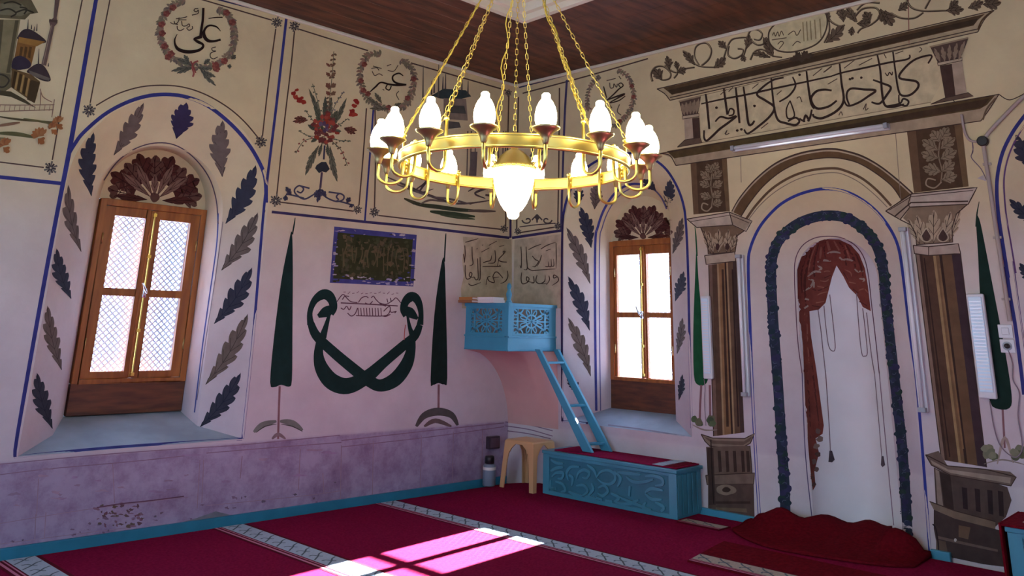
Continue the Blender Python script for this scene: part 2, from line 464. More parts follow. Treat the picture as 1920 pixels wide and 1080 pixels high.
def window(name, label, F, D, c, hw, z0, z1, board, panes, tz, pitch=.05, bar=.005, rod_up=True):
    """panes: ((a0, a1), (b0, b1)); tz: (bottom, transom low, transom high, top) of the glass."""
    root = bpy.data.objects.new(name, None); COL.objects.link(root); root.location = F(c, z0, D); struct(root, label)
    x0, x1 = c-hw, c+hw
    bm = BM()
    fbox(bm, F, x0, x0+.045, board, z1, D-.05, D+.03); fbox(bm, F, x1-.045, x1, board, z1, D-.05, D+.03)
    fbox(bm, F, x0+.045, x1-.045, z1-.05, z1, D-.05, D+.03); fbox(bm, F, x0+.045, x1-.045, board, board+.03, D-.05, D+.03)
    bevel(bm, .004); link('window_frame', bm, M['win_wood'], root)
    bm = BM(); fbox(bm, F, x0, x1, z0, board, D-.045, D+.03); bevel(bm, .004)
    o = link('bottom_board', bm, M['win_dark'], root); o['label'] = 'darker stained board below the casements'
    m = (panes[0][1]+panes[1][0])/2
    for k, (a, b) in enumerate(panes):
        l, r = (x0+.047, m-.002) if k == 0 else (m+.002, x1-.047)
        bm = BM(); zb, zt = board+.032, z1-.052; d0, d1 = D-.035, D+.005
        fbox(bm, F, l, a, zb, zt, d0, d1); fbox(bm, F, b, r, zb, zt, d0, d1)
        fbox(bm, F, a, b, zb, tz[0], d0, d1); fbox(bm, F, a, b, tz[1], tz[2], d0, d1); fbox(bm, F, a, b, tz[3], zt, d0, d1)
        if k == 0: fbox(bm, F, m-.022, m+.022, zb+.002, zt-.002, D-.048, D-.036)     # cover strip on the meeting stiles
        bevel(bm, .003); s = link('sash', bm, M['win_wood'], root)
        for (p, q) in ((tz[0], tz[1]), (tz[2], tz[3])):
            bm = BM(); fbox(bm, F, a-.004, b+.004, p-.004, q+.004, D-.017, D-.013); link('pane', bm, M['glass'], s)
        bm = BM()
        hx = l+.006 if k == 0 else r-.006
        for zz in (zb+.25, zt-.25): tube(bm, [F(hx, zz-.04, D-.04), F(hx, zz+.04, D-.04)], .007, 8)
        link('hinge', bm, M['old_brass'], s, True)
    bm = BM(); zm = (tz[1]+tz[2])/2
    tube(bm, [F(m, board+.05, D-.062), F(m, zm, D-.062), F(m, z1-.07, D-.062)], .0065, 8)
    for zz in (board+.06, zm-.28, zm+.28, z1-.09):
        fbox(bm, F, m-.012, m+.012, zz-.012, zz+.012, D-.072, D-.048)
    bolt = link('espagnolette_bolt', bm, M['brass'], root); bolt['label'] = 'brass bolt rod between the casements'
    bm = BM(); fbox(bm, F, m-.014, m+.014, zm-.035, zm+.035, D-.078, D-.048); bevel(bm, .003)
    tube(bm, spline([F(m, zm, D-.078), F(m+.002, zm+.005, D-.105), F(m-.02, zm+.04, D-.11), F(m-.035, zm+.075, D-.108)], 5), .008, 8)
    o = link('handle', bm, M['chrome'], bolt, True); o['label'] = 'small chrome turning handle'
    bm = BM(); rc = (panes[0][0]-.03, panes[1][1]+.03, tz[0]-.03, tz[3]+.03); w, h = rc[1]-rc[0], rc[3]-rc[2]
    n = int((w+h)/pitch)+2
    for k in range(-n, n):
        for sg in (1, -1):
            xx = rc[0]+k*pitch if sg > 0 else rc[1]-k*pitch
            sg_ = clip_seg((xx, rc[2]), (xx+sg*h, rc[3]), rc)
            if sg_ and (abs(sg_[0][0]-sg_[1][0]) > .01):
                sweep(bm, F, sg_, bar, D+(.075 if sg > 0 else .081), D+(.080 if sg > 0 else .086))
    for a in ((rc[0], rc[2], rc[1], rc[2]), (rc[0], rc[3], rc[1], rc[3]), (rc[0], rc[2], rc[0], rc[3]), (rc[1], rc[2], rc[1], rc[3])):
        sweep(bm, F, [a[:2], a[2:]], .012, D+.072, D+.09)
    link('lattice', bm, M['lattice'], root)['label'] = 'steel diamond lattice outside the panes'
    return root
window('window_1', 'brown double casement window with diamond lattice beside the painted cypress', FL, .60, 2.44, .42, .755, 2.33, .975, ((2.14, 2.38), (2.49, 2.74)), (1.057, 1.606, 1.663, 2.21), .048, .0125)
window('window_2', 'brown double casement window glowing white beside the turquoise ladder', FR, .45, 1.32, .375, .735, 2.285, .99, ((1.02, 1.29), (1.365, 1.62)), (1.0, 1.56, 1.61, 2.15), .046, .003)
window('window_3', None, FR, .45, 5.21, .375, .735, 2.285, .99, ((4.91, 5.18), (5.255, 5.51)), (1.0, 1.56, 1.61, 2.15), .046, .003)

# ------------------------------------------------------------------ carpets
def carpet(name, label, a0, a1, b0, b1, h0, h1, field, stripes, group=None, na=8, nb=36, edge=None):
    """strip laid on the floor frame; stripes: (a0, a1, kind) along b."""
    root = thing(name, label, 'carpet', GF((a0+a1)/2, (b0+b1)/2, h0), group)
    bm = BM()
    g = [[(bm.verts.new(GF(a0+(a1-a0)*i/na, b0+(b1-b0)*j/nb, h0)), bm.verts.new(GF(a0+(a1-a0)*i/na, b0+(b1-b0)*j/nb, h1))) for j in range(nb+1)] for i in range(na+1)]
    for i in range(na):
        for j in range(nb):
            for k in (0, 1): bm.faces.new((g[i][j][k], g[i+1][j][k], g[i+1][j+1][k], g[i][j+1][k]))
    for j in range(nb):
        for i in (0, na): bm.faces.new((g[i][j][0], g[i][j+1][0], g[i][j+1][1], g[i][j][1]))
    for i in range(na):
        for j in (0, nb): bm.faces.new((g[i][j][0], g[i+1][j][0], g[i+1][j][1], g[i][j][1]))
    link('field', bm, field, root)
    for st in stripes:
        p0, p1, kind = st[:3]; q0, q1 = (st[3], st[4]) if len(st) > 3 else (b0+.004, b1-.004)
        bm = BM()
        ns = max(2, int((q1-q0)/.1))
        def strip(u0, u1, h, mi):
            r = [(bm.verts.new(GF(u0, q0+(q1-q0)*j/ns, h)), bm.verts.new(GF(u1, q0+(q1-q0)*j/ns, h))) for j in range(ns+1)]
            for x, y in zip(r, r[1:]): bm.faces.new((x[0], x[1], y[1], y[0])).material_index = mi
        w = p1-p0; h = h1+.0012
        strip(p0, p1, h, 1)
        strip(p0+.10*w, p0+.72*w, h+.0008, 0)         # pale band
        strip(p0+.76*w, p0+.80*w, h+.0008, 3); strip(p0+.86*w, p0+.93*w, h+.0008, 3)
        bl, br, step = p0+.10*w, p0+.72*w, .145
        bw = br-bl
        n = int((q1-q0)/step)
        for k in range(n):
            c = q0+step*(k+.5)
            for pts in ([(bl+.05*bw, c-.07), (bl+.30*bw, c-.045), (bl+.5*bw, c-.005), (bl+.72*bw, c+.03), (br-.05*bw, c+.065)],
                        [(bl+.5*bw, c-.005), (bl+.62*bw, c-.04), (bl+.80*bw, c-.035)], [(bl+.5*bw, c-.005), (bl+.42*bw, c+.012), (bl+.36*bw, c+.012)]):
                if pts[0][1] < q0 or pts[-1][1] > q1: continue
                sp = [Vector((p[0], p[1])) for p in spline(pts, 3)]
                R = []
                for i, p in enumerate(sp):
                    t = (sp[min(i+1, len(sp)-1)]-sp[max(i-1, 0)]).normalized(); nn = Vector((-t.y, t.x))*.0055
                    R.append((bm.verts.new(GF(p.x+nn.x, p.y+nn.y, h+.0016)), bm.verts.new(GF(p.x-nn.x, p.y-nn.y, h+.0016))))
                for x, y in zip(R, R[1:]): bm.faces.new((x[0], x[1], y[1], y[0])).material_index = 2
        link('border_band', bm, [M['band'] if kind == 'blue' else M['band_beige'], M['band_dark'], M['band_pattern'], M['band_pink']], root)['label'] = 'pale patterned border band along the carpet'
    return root
G = 'red carpet runners covering the floor'
carpet('carpet_runner', 'red carpet runner nearest the mihrab wall, passing under stool and blue chest', .06, 1.575, 0.05, 8.0, .001, .013, M['red_carpet'], [(1.335, 1.575, 'blue')], G)
carpet('carpet_runner', 'red carpet runner crossed by the two sunlit stripes', 1.578, 2.96, 0.05, 8.0, .001, .013, M['red_carpet'], [(2.70, 2.96, 'blue')], G)
carpet('carpet_runner', 'red carpet runner below the arched window with the diamond lattice', 2.963, 4.33, 0.05, 8.0, .001, .013, M['red_carpet'], [(4.07, 4.33, 'blue')], G)
carpet('carpet_runner', 'red carpet runner cut by the bottom left corner of the photo', 4.333, 5.7, 0.05, 8.0, .001, .013, M['red_carpet'], [(5.44, 5.7, 'blue')], G)
carpet('prayer_rug', 'deep red rug with a beige border band lying in front of the mihrab', .72, 1.16, 2.74, 4.2, .0155, .025, M['deep_red'], [(1.0, 1.16, 'beige')], na=6, nb=14)
carpet('rug_strip', 'narrow beige patterned rug strip poking out from under the blue chest', .30, .46, 2.19, 2.54, .014, .022, M['band_dark'], [(.31, .46, 'beige')], na=2, nb=6)

carpet('carpet_runner', 'red carpet runner furthest from the mihrab wall', 5.703, 7.05, .05, 8.0, .001, .013, M['red_carpet'], [(6.81, 7.05, 'blue')], G)

# rug rucked up into the mihrab
bm = BM(); na, nb = 14, 30; rows = []
def niche_depth(s):
    t = (s-3.27)/.315
    return .16+.30*math.sqrt(1-t*t) if abs(t) < .98 else (.0 if not 2.9 < s < 3.66 else .06)
for j in range(nb+1):
    b = 2.56+1.26*j/nb
    far = -niche_depth(b)*.55+.05 if 2.98 < b < 3.56 else .045
    row = []
    for i in range(na+1):
        t = i/na; a = far+((.30+.34*max(0, math.sin(PI*(j+.5)/(nb+1)))**.6)+.02*math.sin(b*7)-far)*t
        hgt = .026+(.095+.022*math.sin(b*9+1)+.015*math.sin(b*23))*math.exp(-(t*2.3)**2)*(1 if 2.62 < b < 3.76 else .35)+.006*math.sin(b*14+t*9)*(1-t)
        p = CORNER-NR*a+UR*b; zf = floor_z(p.x, p.y) if a > 0 else .06
        row.append(((p.x, p.y, zf+.016), (p.x, p.y, zf+max(hgt, .026))))
    rows.append(row)
V = [[(bm.verts.new(p), bm.verts.new(q)) for p, q in r] for r in rows]
for j in range(nb):
    for i in range(na):
        for k in (0, 1): bm.faces.new((V[j][i][k], V[j+1][i][k], V[j+1][i+1][k], V[j][i+1][k]))
    for i in (0, na): bm.faces.new((V[j][i][0], V[j+1][i][0], V[j+1][i][1], V[j][i][1]))
for i in range(na):
    for j in (0, nb): bm.faces.new((V[j][i][0], V[j][i+1][0], V[j][i+1][1], V[j][i][1]))
tag(link('rumpled_rug', bm, M['deep_red'], smooth=True), 'dark red rug rucked up into the foot of the mihrab niche', 'rug')

# ------------------------------------------------------------------ blue chest
def carved(bm, F, curves, w=.016, d0=0., d1=.007):
    for c in curves:
        sp = spline(c, 5); n = len(sp)
        sweep(bm, F, [(p[0], p[1]) for p in sp], [w*(.35+.65*math.sin(PI*min(1, max(0, (i+.5)/n)))) for i in range(n)], d0, d1)

def chest(name, label, base, ex, ey, L, D, H, nslat=5):
    """base: front left bottom corner; ex along the front; ey into the wall."""
    F = lambda a, b, c: Vector(base)+ex*a+ey*c+Vector((0, 0, b))
    root = thing(name, label, 'chest', base)
    bm = BM(); fbox(bm, F, .012, L-.012, .0, H-.025, .012, D-.005); link('body', bm, M['blue_dark'], root)
    bm = BM(); fbox(bm, F, -.008, L+.008, H-.025, H, -.01, D); bevel(bm, .004); link('lid', bm, M['blue_dark'], root)
    bm = BM()
    for q in ((0, .07, 0, H-.027), (L-.07, L, 0, H-.027), (.07, L-.07, 0, .03), (.07, L-.07, H-.05, H-.027)): fbox(bm, F, *q, -.002, .0115)
    bevel(bm, .003); link('front_frame', bm, M['blue_dark'], root)
    bm = BM(); fbox(bm, F, .07, L-.07, .03, H-.05, .009, .0115); link('carved_ground', bm, M['blue_carving_shade'], root)['label'] = 'recessed ground between the carved leaves, darkened with painted-in shade'
    bm = BM(); S = lambda a, b, c: F(a, b, .0092-c)
    h = H-.08
    cur = []
    ta, tb, tc_, td = (470, 455), (1150, 545), (1155, 805), (460, 665)
    def P(x, y):                                  # relief drawn on the front seen in perspective, laid out flat here
        u = (x-465)/688; top, bot = ta[1]+(tb[1]-ta[1])*u, td[1]+(tc_[1]-td[1])*u; u = u*(1-.22*(1-u)) if u < 1 else u
        return (L*min(.935, max(.065, u)), H*min(.86, max(.11, 1-(y-top)/(bot-top))))
    for q in ([(520, 505), (560, 522), (605, 528)], [(512, 560), (560, 548), (605, 545)], [(530, 590), (560, 572), (605, 575), (598, 600), (570, 600)], [(640, 612), (628, 575), (655, 545), (705, 545)], [(690, 605), (700, 575), (732, 560), (762, 575), (748, 602), (722, 598)],
              [(750, 535), (785, 560), (800, 595)], [(800, 600), (822, 570), (862, 560), (892, 582), (893, 612), (868, 632), (830, 625), (806, 605)], [(888, 565), (920, 600), (905, 645)], [(905, 570), (950, 573), (1010, 578)], [(945, 590), (975, 615), (1020, 615), (1062, 600)],
              [(1030, 585), (1062, 580), (1096, 592), (1100, 622), (1070, 632)], [(962, 640), (958, 692)], [(1028, 670), (1055, 648), (1100, 655)], [(1028, 675), (1055, 702), (1095, 702)], [(555, 615), (600, 628), (620, 660), (592, 682)], [(640, 668), (680, 690), (722, 692)],
              [(688, 640), (730, 638), (752, 668), (722, 692)], [(772, 628), (782, 660), (755, 692)], [(808, 652), (840, 640), (858, 668), (832, 692), (806, 678)], [(798, 702), (830, 722)], [(872, 680), (912, 700), (890, 722)], [(895, 745), (950, 732), (1000, 710)], [(915, 698), (960, 720), (1005, 738), (1040, 770)],
              [(1030, 720), (1018, 750), (1052, 762)], [(1068, 718), (1102, 742), (1090, 775)], [(515, 605), (508, 640), (552, 652)], [(560, 650), (520, 655)], [(640, 585), (665, 600), (660, 640)], [(735, 712), (770, 735), (800, 745)], [(845, 735), (880, 760)]):
        cur.append([P(*k) for k in q])
    carved(bm, S, cur, .024, 0, .013); link('carved_relief', bm, M['blue_dark'], root)['label'] = 'low relief of scrolling leaves on the front'
    bm = BM(); E_ = lambda a, b, c: F(L-.0119+c, b, a)
    for k in range(nslat):
        w = (D-.03)/nslat; fbox(bm, E_, .015+w*k+.008, .015+w*(k+1)-.008, .02, H-.04, 0, .01)
    bevel(bm, .003); link('end_panel', bm, M['blue_dark'], root)
    return root, F
cb = Vector((5.535, 5.30, 0)); ex = Vector((.0588, -.998, 0)).normalized(); ey = Vector((.998, .0588, 0)).normalized()
cb.z = .0755
CH, FC = chest('blue_chest', 'turquoise carved wooden chest under the ladder, beside the beige stool', cb, ex, ey, 1.34, .385, .345)
CHT = cb.z+.345
# rug on the chest
bm = BM(); fbox(bm, FC, .10, 1.325, .347, .357, .03, .37); bevel(bm, .003)
t = thing('chest_rug', 'red runner rug with pale end band laid on the turquoise chest', 'rug', FC(.7, .347, .2))
link('field', bm, M['red_carpet'], t)
bm = BM()
for a, b, mi in ((1.10, 1.20, 0), (1.20, 1.235, 1), (1.245, 1.26, 2), (1.275, 1.30, 2)): fbox(bm, FC, a, b, .3575, .3585, .032, .368, mi)
for k in range(4):
    c = .05+.085*k
    sweep(bm, lambda a, b, d: FC(a, d, b), [(1.11, c), (1.14, c+.03), (1.16, c+.045), (1.19, c+.07)], .008, .3588, .3598, mi=3)
link('end_band', bm, [M['band'], M['band_dark'], M['deep_red'], M['band_pattern']], t)['label'] = 'pale patterned end band of the rug'

# ------------------------------------------------------------------ stool
def stool():
    o = Vector((5.43, 5.735, 0)); o.z = floor_z(5.5, 5.6)+.014
    fy, fx = Vector((.05, -1, 0)).normalized(), Vector((1, .05, 0)).normalized(); W, D, H = .40, .34, .40
    F = lambda a, b, c: o+fy*a+fx*c+Vector((0, 0, b))
    root = thing('plastic_stool', 'beige plastic stool with arched sides standing left of the blue chest', 'stool', F(W/2, 0, D/2))
    bm = BM(); fbox(bm, F, .03, W-.03, H-.035, H, .03, D-.03); bevel(bm, .014, 3); link('seat', bm, M['stool'], root, True)
    for a, c, sa, sc in ((0, 0, 1, 1), (W, 0, -1, 1), (0, D, 1, -1), (W, D, -1, -1)):
        bm = BM(); Vv = []
        for k in range(9):       # splayed legs widening into the arch below the seat
            t = k/8; z = .0+(H-.02)*t; off = .028*t
            w = .045+.012*t+(.085*((t-.66)/.34)**2 if t > .66 else 0)
            x0, y0 = a+sa*off, c+sc*off
            L_ = [(x0, y0), (x0+sa*w, y0), (x0+sa*w, y0+sc*.012), (x0+sa*.012, y0+sc*.012), (x0+sa*.012, y0+sc*w), (x0, y0+sc*w)]
            Vv.append([bm.verts.new(F(p, z, q)) for p, q in L_])
        for A, B in zip(Vv, Vv[1:]):
            for k in range(6): bm.faces.new((A[k], A[(k+1) % 6], B[(k+1) % 6], B[k]))
        bm.faces.new(Vv[0]); bm.faces.new(Vv[-1]); bmesh.ops.recalc_face_normals(bm, faces=bm.faces)
        link('leg', bm, M['stool'], root)
    bm = BM()
    for (p0, p1) in (((.028, .028), (W-.028, .028)), ((.028, D-.028), (W-.028, D-.028)), ((.028, .028), (.028, D-.028)), ((W-.028, .028), (W-.028, D-.028))):
        horiz = p0[1] == p1[1]; L_ = (p1[0]-p0[0]) if horiz else (p1[1]-p0[1]); pr = None
        for k in range(13):
            t = k/12; zb = H-.03-.20*(abs(2*t-1)**3.2)
            q = (p0[0]+L_*t, p0[1]) if horiz else (p0[0], p0[1]+L_*t)
            d = (0, .012 if p0[1] < D/2 else -.012) if horiz else ((.012 if p0[0] < W/2 else -.012), 0)
            cur = [F(q[0], zb, q[1]), F(q[0], H-.012, q[1]), F(q[0]+d[0], H-.012, q[1]+d[1]), F(q[0]+d[0], zb, q[1]+d[1])]
            cur = [bm.verts.new(v) for v in cur]
            if pr:
                for i in range(4): bm.faces.new((pr[i], pr[(i+1) % 4], cur[(i+1) % 4], cur[i]))
            pr = cur
    link('apron', bm, M['stool'], root)
stool()

# things in the corner behind the stool
def flask():
    p = Vector((5.50, 5.95, floor_z(5.56, 5.88)+.018)); root = thing('vacuum_flask', 'grey-blue flask with black lid on the floor behind the beige stool', 'flask', p)
    bm = BM(); lathe(bm, [(0, 0), (.055, 0), (.06, .01), (.06, .13), (.057, .17), (.04, .185), (0, .185)], p); link('body', bm, M['flask'], root, True)
    bm = BM(); lathe(bm, [(0, .185), (.038, .185), (.045, .19), (.045, .235), (.04, .25), (0, .25)], p); link('lid', bm, M['black_plastic'], root, True)
    bm = BM(); lathe(bm, [(.0608, .135), (.0608, .160)], p); link('label_band', bm, M['paper'], root, True)
flask()
bm = BM(); fbox(bm, lambda a, b, c: FL(a, b, -c), 5.60, 5.74, .33, .44, .001, .05); bevel(bm, .006)
t = thing('junction_box', 'small dark box fixed low on the wall corner above the flask', 'electrical box', FL(5.67, .33, -.02))
link('housing', bm, mat('dark_box', '3c2f3a', .5), t)
bm = BM(); fbox(bm, lambda a, b, c: FL(a, b, -c), 5.615, 5.725, .345, .425, .05, .056); bevel(bm, .002); link('cover', bm, mat('dark_box_cover', '5a4552', .45), t)

# ------------------------------------------------------------------ corner pulpit balcony
BX0, BY0, BZ = 5.285, 5.52, 1.235
def balcony():
    root = thing('corner_balcony', 'turquoise wooden corner balcony with pierced railing above the ladder', 'balcony', (5.6, 5.8, BZ))
    A = lambda a, b, c: Vector((BX0+c, YL-.002-a, b))          # left face, a from the left wall towards the front corner
    LA = YL-.002-BY0
    xr = CORNER.x+.055*(YL-BY0)-.003
    Bf = lambda a, b, c: Vector((BX0+a, BY0+c, b))             # right face, a from the front corner to the right wall
    LB = xr-BX0
    bm = BM(); v = [(BX0+.03, BY0+.03), (CORNER.x+.055*(YL-BY0-.03)-.003, BY0+.03), (CORNER.x-.003, YL-.003), (BX0+.03, YL-.003)]
    hexa(bm, [Vector((*p, BZ)) for p in v]+[Vector((*p, BZ+.03)) for p in v]); link('platform', bm, M['blue'], root)
    for nm, F, L in (('fascia_board', A, LA), ('fascia_board', Bf, LB)):
        L0 = L; L = L-(.0285 if F is A else 0)
        bm = BM(); fbox(bm, F, 0, L, BZ, BZ+.125, 0, .028)
        fbox(bm, F, 0, L, BZ+.118, BZ+.135, -.012, .03); fbox(bm, F, 0, L, BZ, BZ+.012, -.006, 0); bevel(bm, .003); link(nm, bm, M['blue'], root); L = L0
        bm = BM(); z0, z1 = BZ+.135, BZ+.395; a0, a1 = .03, L-.045; c = (a0+a1)/2; zc = (z0+z1)/2; w, h = (a1-a0)/2, (z1-z0)/2
        fbox(bm, F, 0, L, z1, z1+.028, -.014, .035)
        for q in ((a0-.03, a0+.045, z0, z1), (a1-.045, a1+.045, z0, z1), (a0+.045, a1-.045, z0, z0+.022), (a0+.045, a1-.045, z1-.022, z1)): fbox(bm, F, *q, .004, .024)
        link('rail_frame', bm, M['blue'], root)
        bm = BM(); w2, h2 = w-.04, h-.02           # pierced star: crossed bars, ring, petals, hearts
        T = lambda u, v: (c+u*w2, zc+v*h2)
        sweep(bm, F, [T(-1, -1), T(1, 1)], .016, .008, .020); sweep(bm, F, [T(-1, 1), T(1, -1)], .016, .008, .020)
        sweep(bm, F, [T(0, -1), T(0, 1)], .013, .009, .019); sweep(bm, F, [T(-1, 0), T(1, 0)], .013, .009, .019)
        sweep(bm, F, [T(.30*math.cos(k*PI/12), .52*math.sin(k*PI/12)) for k in range(24)], .014, .0085, .0195, True)
        for k in range(8):
            th = PI/4*k+PI/8; pts = [T(.32*math.cos(th-.2), .5*math.sin(th-.2)), T(.55*math.cos(th-.14), .8*math.sin(th-.14)), T(.66*math.cos(th), .98*math.sin(th)), T(.55*math.cos(th+.14), .8*math.sin(th+.14)), T(.32*math.cos(th+.2), .5*math.sin(th+.2))]
            sweep(bm, F, [p[:2] for p in spline(pts, 4)], .011, .0095, .0185)
        for su in (-1, 1):
            sweep(bm, F, [T(su*.76, -1), T(su*.76, 1)], .022, .008, .020)
            for sv in (-1, 1):
                sweep(bm, F, [p[:2] for p in spline([T(su*.76, sv*.2), T(su*.86, sv*.34), T(su*.99, sv*.2)], 4)], .012, .009, .019)
                sweep(bm, F, [p[:2] for p in spline([T(su*.76, sv*.62), T(su*.88, sv*.5), T(su*.99, sv*.66)], 4)], .012, .009, .019)
                sweep(bm, F, [p[:2] for p in spline([T(su*.46, sv*.98), T(su*.56, sv*.72), T(su*.74, sv*.62)], 4)], .014, .009, .019)
        link('pierced_panel', bm, M['blue'], root)['label'] = 'pierced star and petal fretwork panel'
    bm = BM(); z0, z1 = BZ+.13, BZ+.43
    fbox(bm, lambda a, b, c: Vector((a, b, c)), BX0-.012, BX0+.038, BY0-.012, BY0+.038, z0, z1); bevel(bm, .004)
    post = link('corner_post', bm, M['blue'], root)
    bm = BM(); lathe(bm, [(0, 0), (.026, 0), (.026, .012), (.017, .02), (.024, .05), (.027, .075), (.018, .10), (.013, .115), (.019, .125), (.021, .145), (.014, .165), (0, .175)], (BX0+.013, BY0+.013, z1), 16)
    link('finial', bm, M['blue'], post, True)
balcony()
# plaster cone that carries the balcony
bm = BM(); plan = [(0, 1)]
px = [(BX0+.01, YL), (BX0+.01, (YL+BY0)/2), (BX0+.015, BY0+.06), (BX0+.06, BY0+.015), ((BX0+CORNER.x)/2, BY0+.01), (CORNER.x+.055*(YL-BY0)-.0, BY0+.01)]
dense = []
for a, b in zip(px, px[1:]):
    for k in range(5): dense.append((a[0]+(b[0]-a[0])*k/5, a[1]+(b[1]-a[1])*k/5))
dense.append(px[-1]); rings = []; nk = len(dense)
low = [(CORNER.x+.055*.64*k/(nk-1)-.004, YL-.64*k/(nk-1)) for k in range(nk)]     # low down it lies flat on the right wall
for i in range(19):
    t = i/18; z = .545+(BZ-.545)*t; gq = 1-math.sqrt(max(0, 1-t**1.9)); gq = gq*.985
    ring = []
    for k, (x, y) in enumerate(dense):
        u = k/(nk-1); r = 1-.16*(1-t**2)*math.sin(PI*u)**2*(1 if u > .3 else .5)
        g2_ = gq*r if k else gq
        ring.append(bm.verts.new((low[k][0]+(x-low[k][0])*g2_, low[k][1]+(y-low[k][1])*g2_, z)))
    rings.append(ring)
for A, B in zip(rings, rings[1:]):
    for k in range(len(A)-1): bm.faces.new((A[k], A[k+1], B[k+1], B[k]))
CONE = struct(link('trim_2', bm, M['pink_plaster'], smooth=True), 'pink plaster corbel swelling out of the corner under the turquoise balcony')

# books lying on the railing
def book(label, x, y, z, L, W, T, rot, cover, spine_first):
    root = thing('book', label, 'book', (x, y, z), 'books on the balcony railing'); c, s = math.cos(rot), math.sin(rot)
    F = lambda a, b, d: Vector((x+a*c-b*s, y+a*s+b*c, z+d))
    bm = BM(); fbox(bm, F, .004, W-.002, .006, L-.006, .004, T-.004); link('pages', bm, M['paper'], root)['label'] = 'white page block'
    bm = BM(); fbox(bm, F, 0, W, 0, L, 0, .0035); fbox(bm, F, 0, W, 0, L, T-.0035, T); fbox(bm, F, *((0, W, L-.005, L) if spine_first else (0, .004, 0, L)), .0035, T-.0035); link('cover', bm, cover, root)
RZ = BZ+.395+.028
book('lower of two closed brown books at the left end of the balcony railing', 5.165, 5.90, RZ+.001, .19, .15, .025, .02, M['book_brown'], 0)
book('upper of two closed orange books at the left end of the balcony railing', 5.16, 5.89, RZ+.027, .195, .15, .025, -.03, M['book_orange'], 0)
book('lower of two white-edged books on the balcony railing beside the orange book', 5.225, 5.66, RZ+.001, .22, .15, .025, 0, M['paper'], 1)
book('upper of two white-edged books on the balcony railing beside the orange book', 5.22, 5.665, RZ+.027, .21, .15, .025, .03, M['paper'], 1)

# ------------------------------------------------------------------ ladder
def ladder():
    top_l, top_r = Vector((5.625, BY0-.05, 1.255)), Vector((5.87, BY0-.05, 1.255))
    bot_l, bot_r = at_z(1106, 836, CHT+.015), at_z(1141, 830, CHT+.015)
    bot_l = Vector((5.695, 4.92, CHT+.0135)); bot_r = Vector((5.885, 4.87, CHT+.0135))
    root = thing('ladder', 'turquoise wooden ladder leaning from the chest up to the corner balcony', 'ladder', (bot_l+bot_r)/2)
    def rail(p, q):
        d = (q-p).normalized(); sx = Vector((1, 0, 0)); n = d.cross(sx).normalized(); bm = BM()
        hexa(bm, [p-sx*.014-n*.035*0+Vector((0, -.055, 0)), p+sx*.014+Vector((0, -.055, 0)), p+sx*.014+Vector((0, .055, 0)), p-sx*.014+Vector((0, .055, 0)),
                  q-sx*.014+Vector((0, -.035, 0)), q+sx*.014+Vector((0, -.035, 0)), q+sx*.014+Vector((0, .03, 0)), q-sx*.014+Vector((0, .03, 0))])
        bevel(bm, .003); link('rail', bm, M['blue'], root)
    rail(bot_l, top_l); rail(bot_r, top_r)
    for t in (.07, .43, .86):
        p, q = bot_l.lerp(top_l, t), bot_r.lerp(top_r, t); bm = BM()
        F = lambda a, b, c: p.lerp(q, a)+Vector((0, b, c))
        fbox(bm, F, .05, .95, -.034, .03, -.009, .009); bevel(bm, .002); link('rung', bm, M['blue'], root)
ladder()

# ------------------------------------------------------------------ fluorescent fittings and lamps on the right wall
def fluo(label, s0, z0, s1, z1, w, n=2):
    L = math.hypot(s1-s0, z1-z0); ux, uz = (s1-s0)/L, (z1-z0)/L
    F = lambda a, b, c: FR(s0+ux*a-uz*b, z0+uz*a+ux*b, -c)
    root = thing('fluorescent_lamp', label, 'fluorescent light', F(0, 0, .02), 'unlit fluorescent tube fittings around the mihrab')
    bm = BM(); fbox(bm, F, 0, L, -w/2, w/2, .001, .035); bevel(bm, .006); link('housing', bm, M['white_plastic'], root)
    for e in (0, L-.03):
        bm = BM(); fbox(bm, F, e, e+.03, -w/2+.004, w/2-.004, .036, .075); bevel(bm, .004); link('end_cap', bm, M['grey_plastic'], root)
    bm = BM(); tube(bm, [F(.03, 0, .056), F(L-.03, 0, .056)], .013, 12); link('tube', bm, M['tube'], root, True)
fluo('white fluorescent fitting upright between left pilaster and mihrab arch', 2.575, 2.06, 2.565, .97, .055)
fluo('white fluorescent fitting upright between mihrab arch and right pilaster', 3.865, 2.20, 3.865, .96, .06)
fluo('white fluorescent fitting lying along the cornice above the mihrab', 2.56, 2.945, 3.84, 2.955, .05)

def led_lamp(label, s, z0, z1, w):
    F = lambda a, b, c: FR(a, b, -c)
    root = thing('emergency_lamp', label, 'lamp', F(s, z0, .02), 'rechargeable light bars on the mihrab wall')
    bm = BM(); fbox(bm, F, s-w/2, s+w/2, z0, z1, .012, .05); bevel(bm, .01, 3); link('housing', bm, M['white_plastic'], root)
    bm = BM(); fbox(bm, F, s-w/2+.012, s+w/2-.012, z0+.04, z1-.02, .0502, .056); bevel(bm, .004)
    df = link('diffuser', bm, M['led'], root); df['label'] = 'pale blue ribbed diffuser'
    bm = BM(); n = 26
    for k in range(n):
        zz = z0+.055+(z1-z0-.09)*k/n
        fbox(bm, F, s-w/2+.016, s+w/2-.016, zz, zz+.008, .0561, .0585)
    link('light_strips', bm, M['tube'], df)
    bm = BM(); fbox(bm, F, s-.02, s+.02, z1-.06, z1-.02, .0005, .0125); link('hanging_bracket', bm, M['grey_plastic'], root)
led_lamp('white light bar hanging on the left pilaster beside its cypress', 2.245, 1.08, 1.735, .085)
led_lamp('white light bar hanging over the cypress right of the right pilaster', 4.27, 1.075, 1.735, .105)

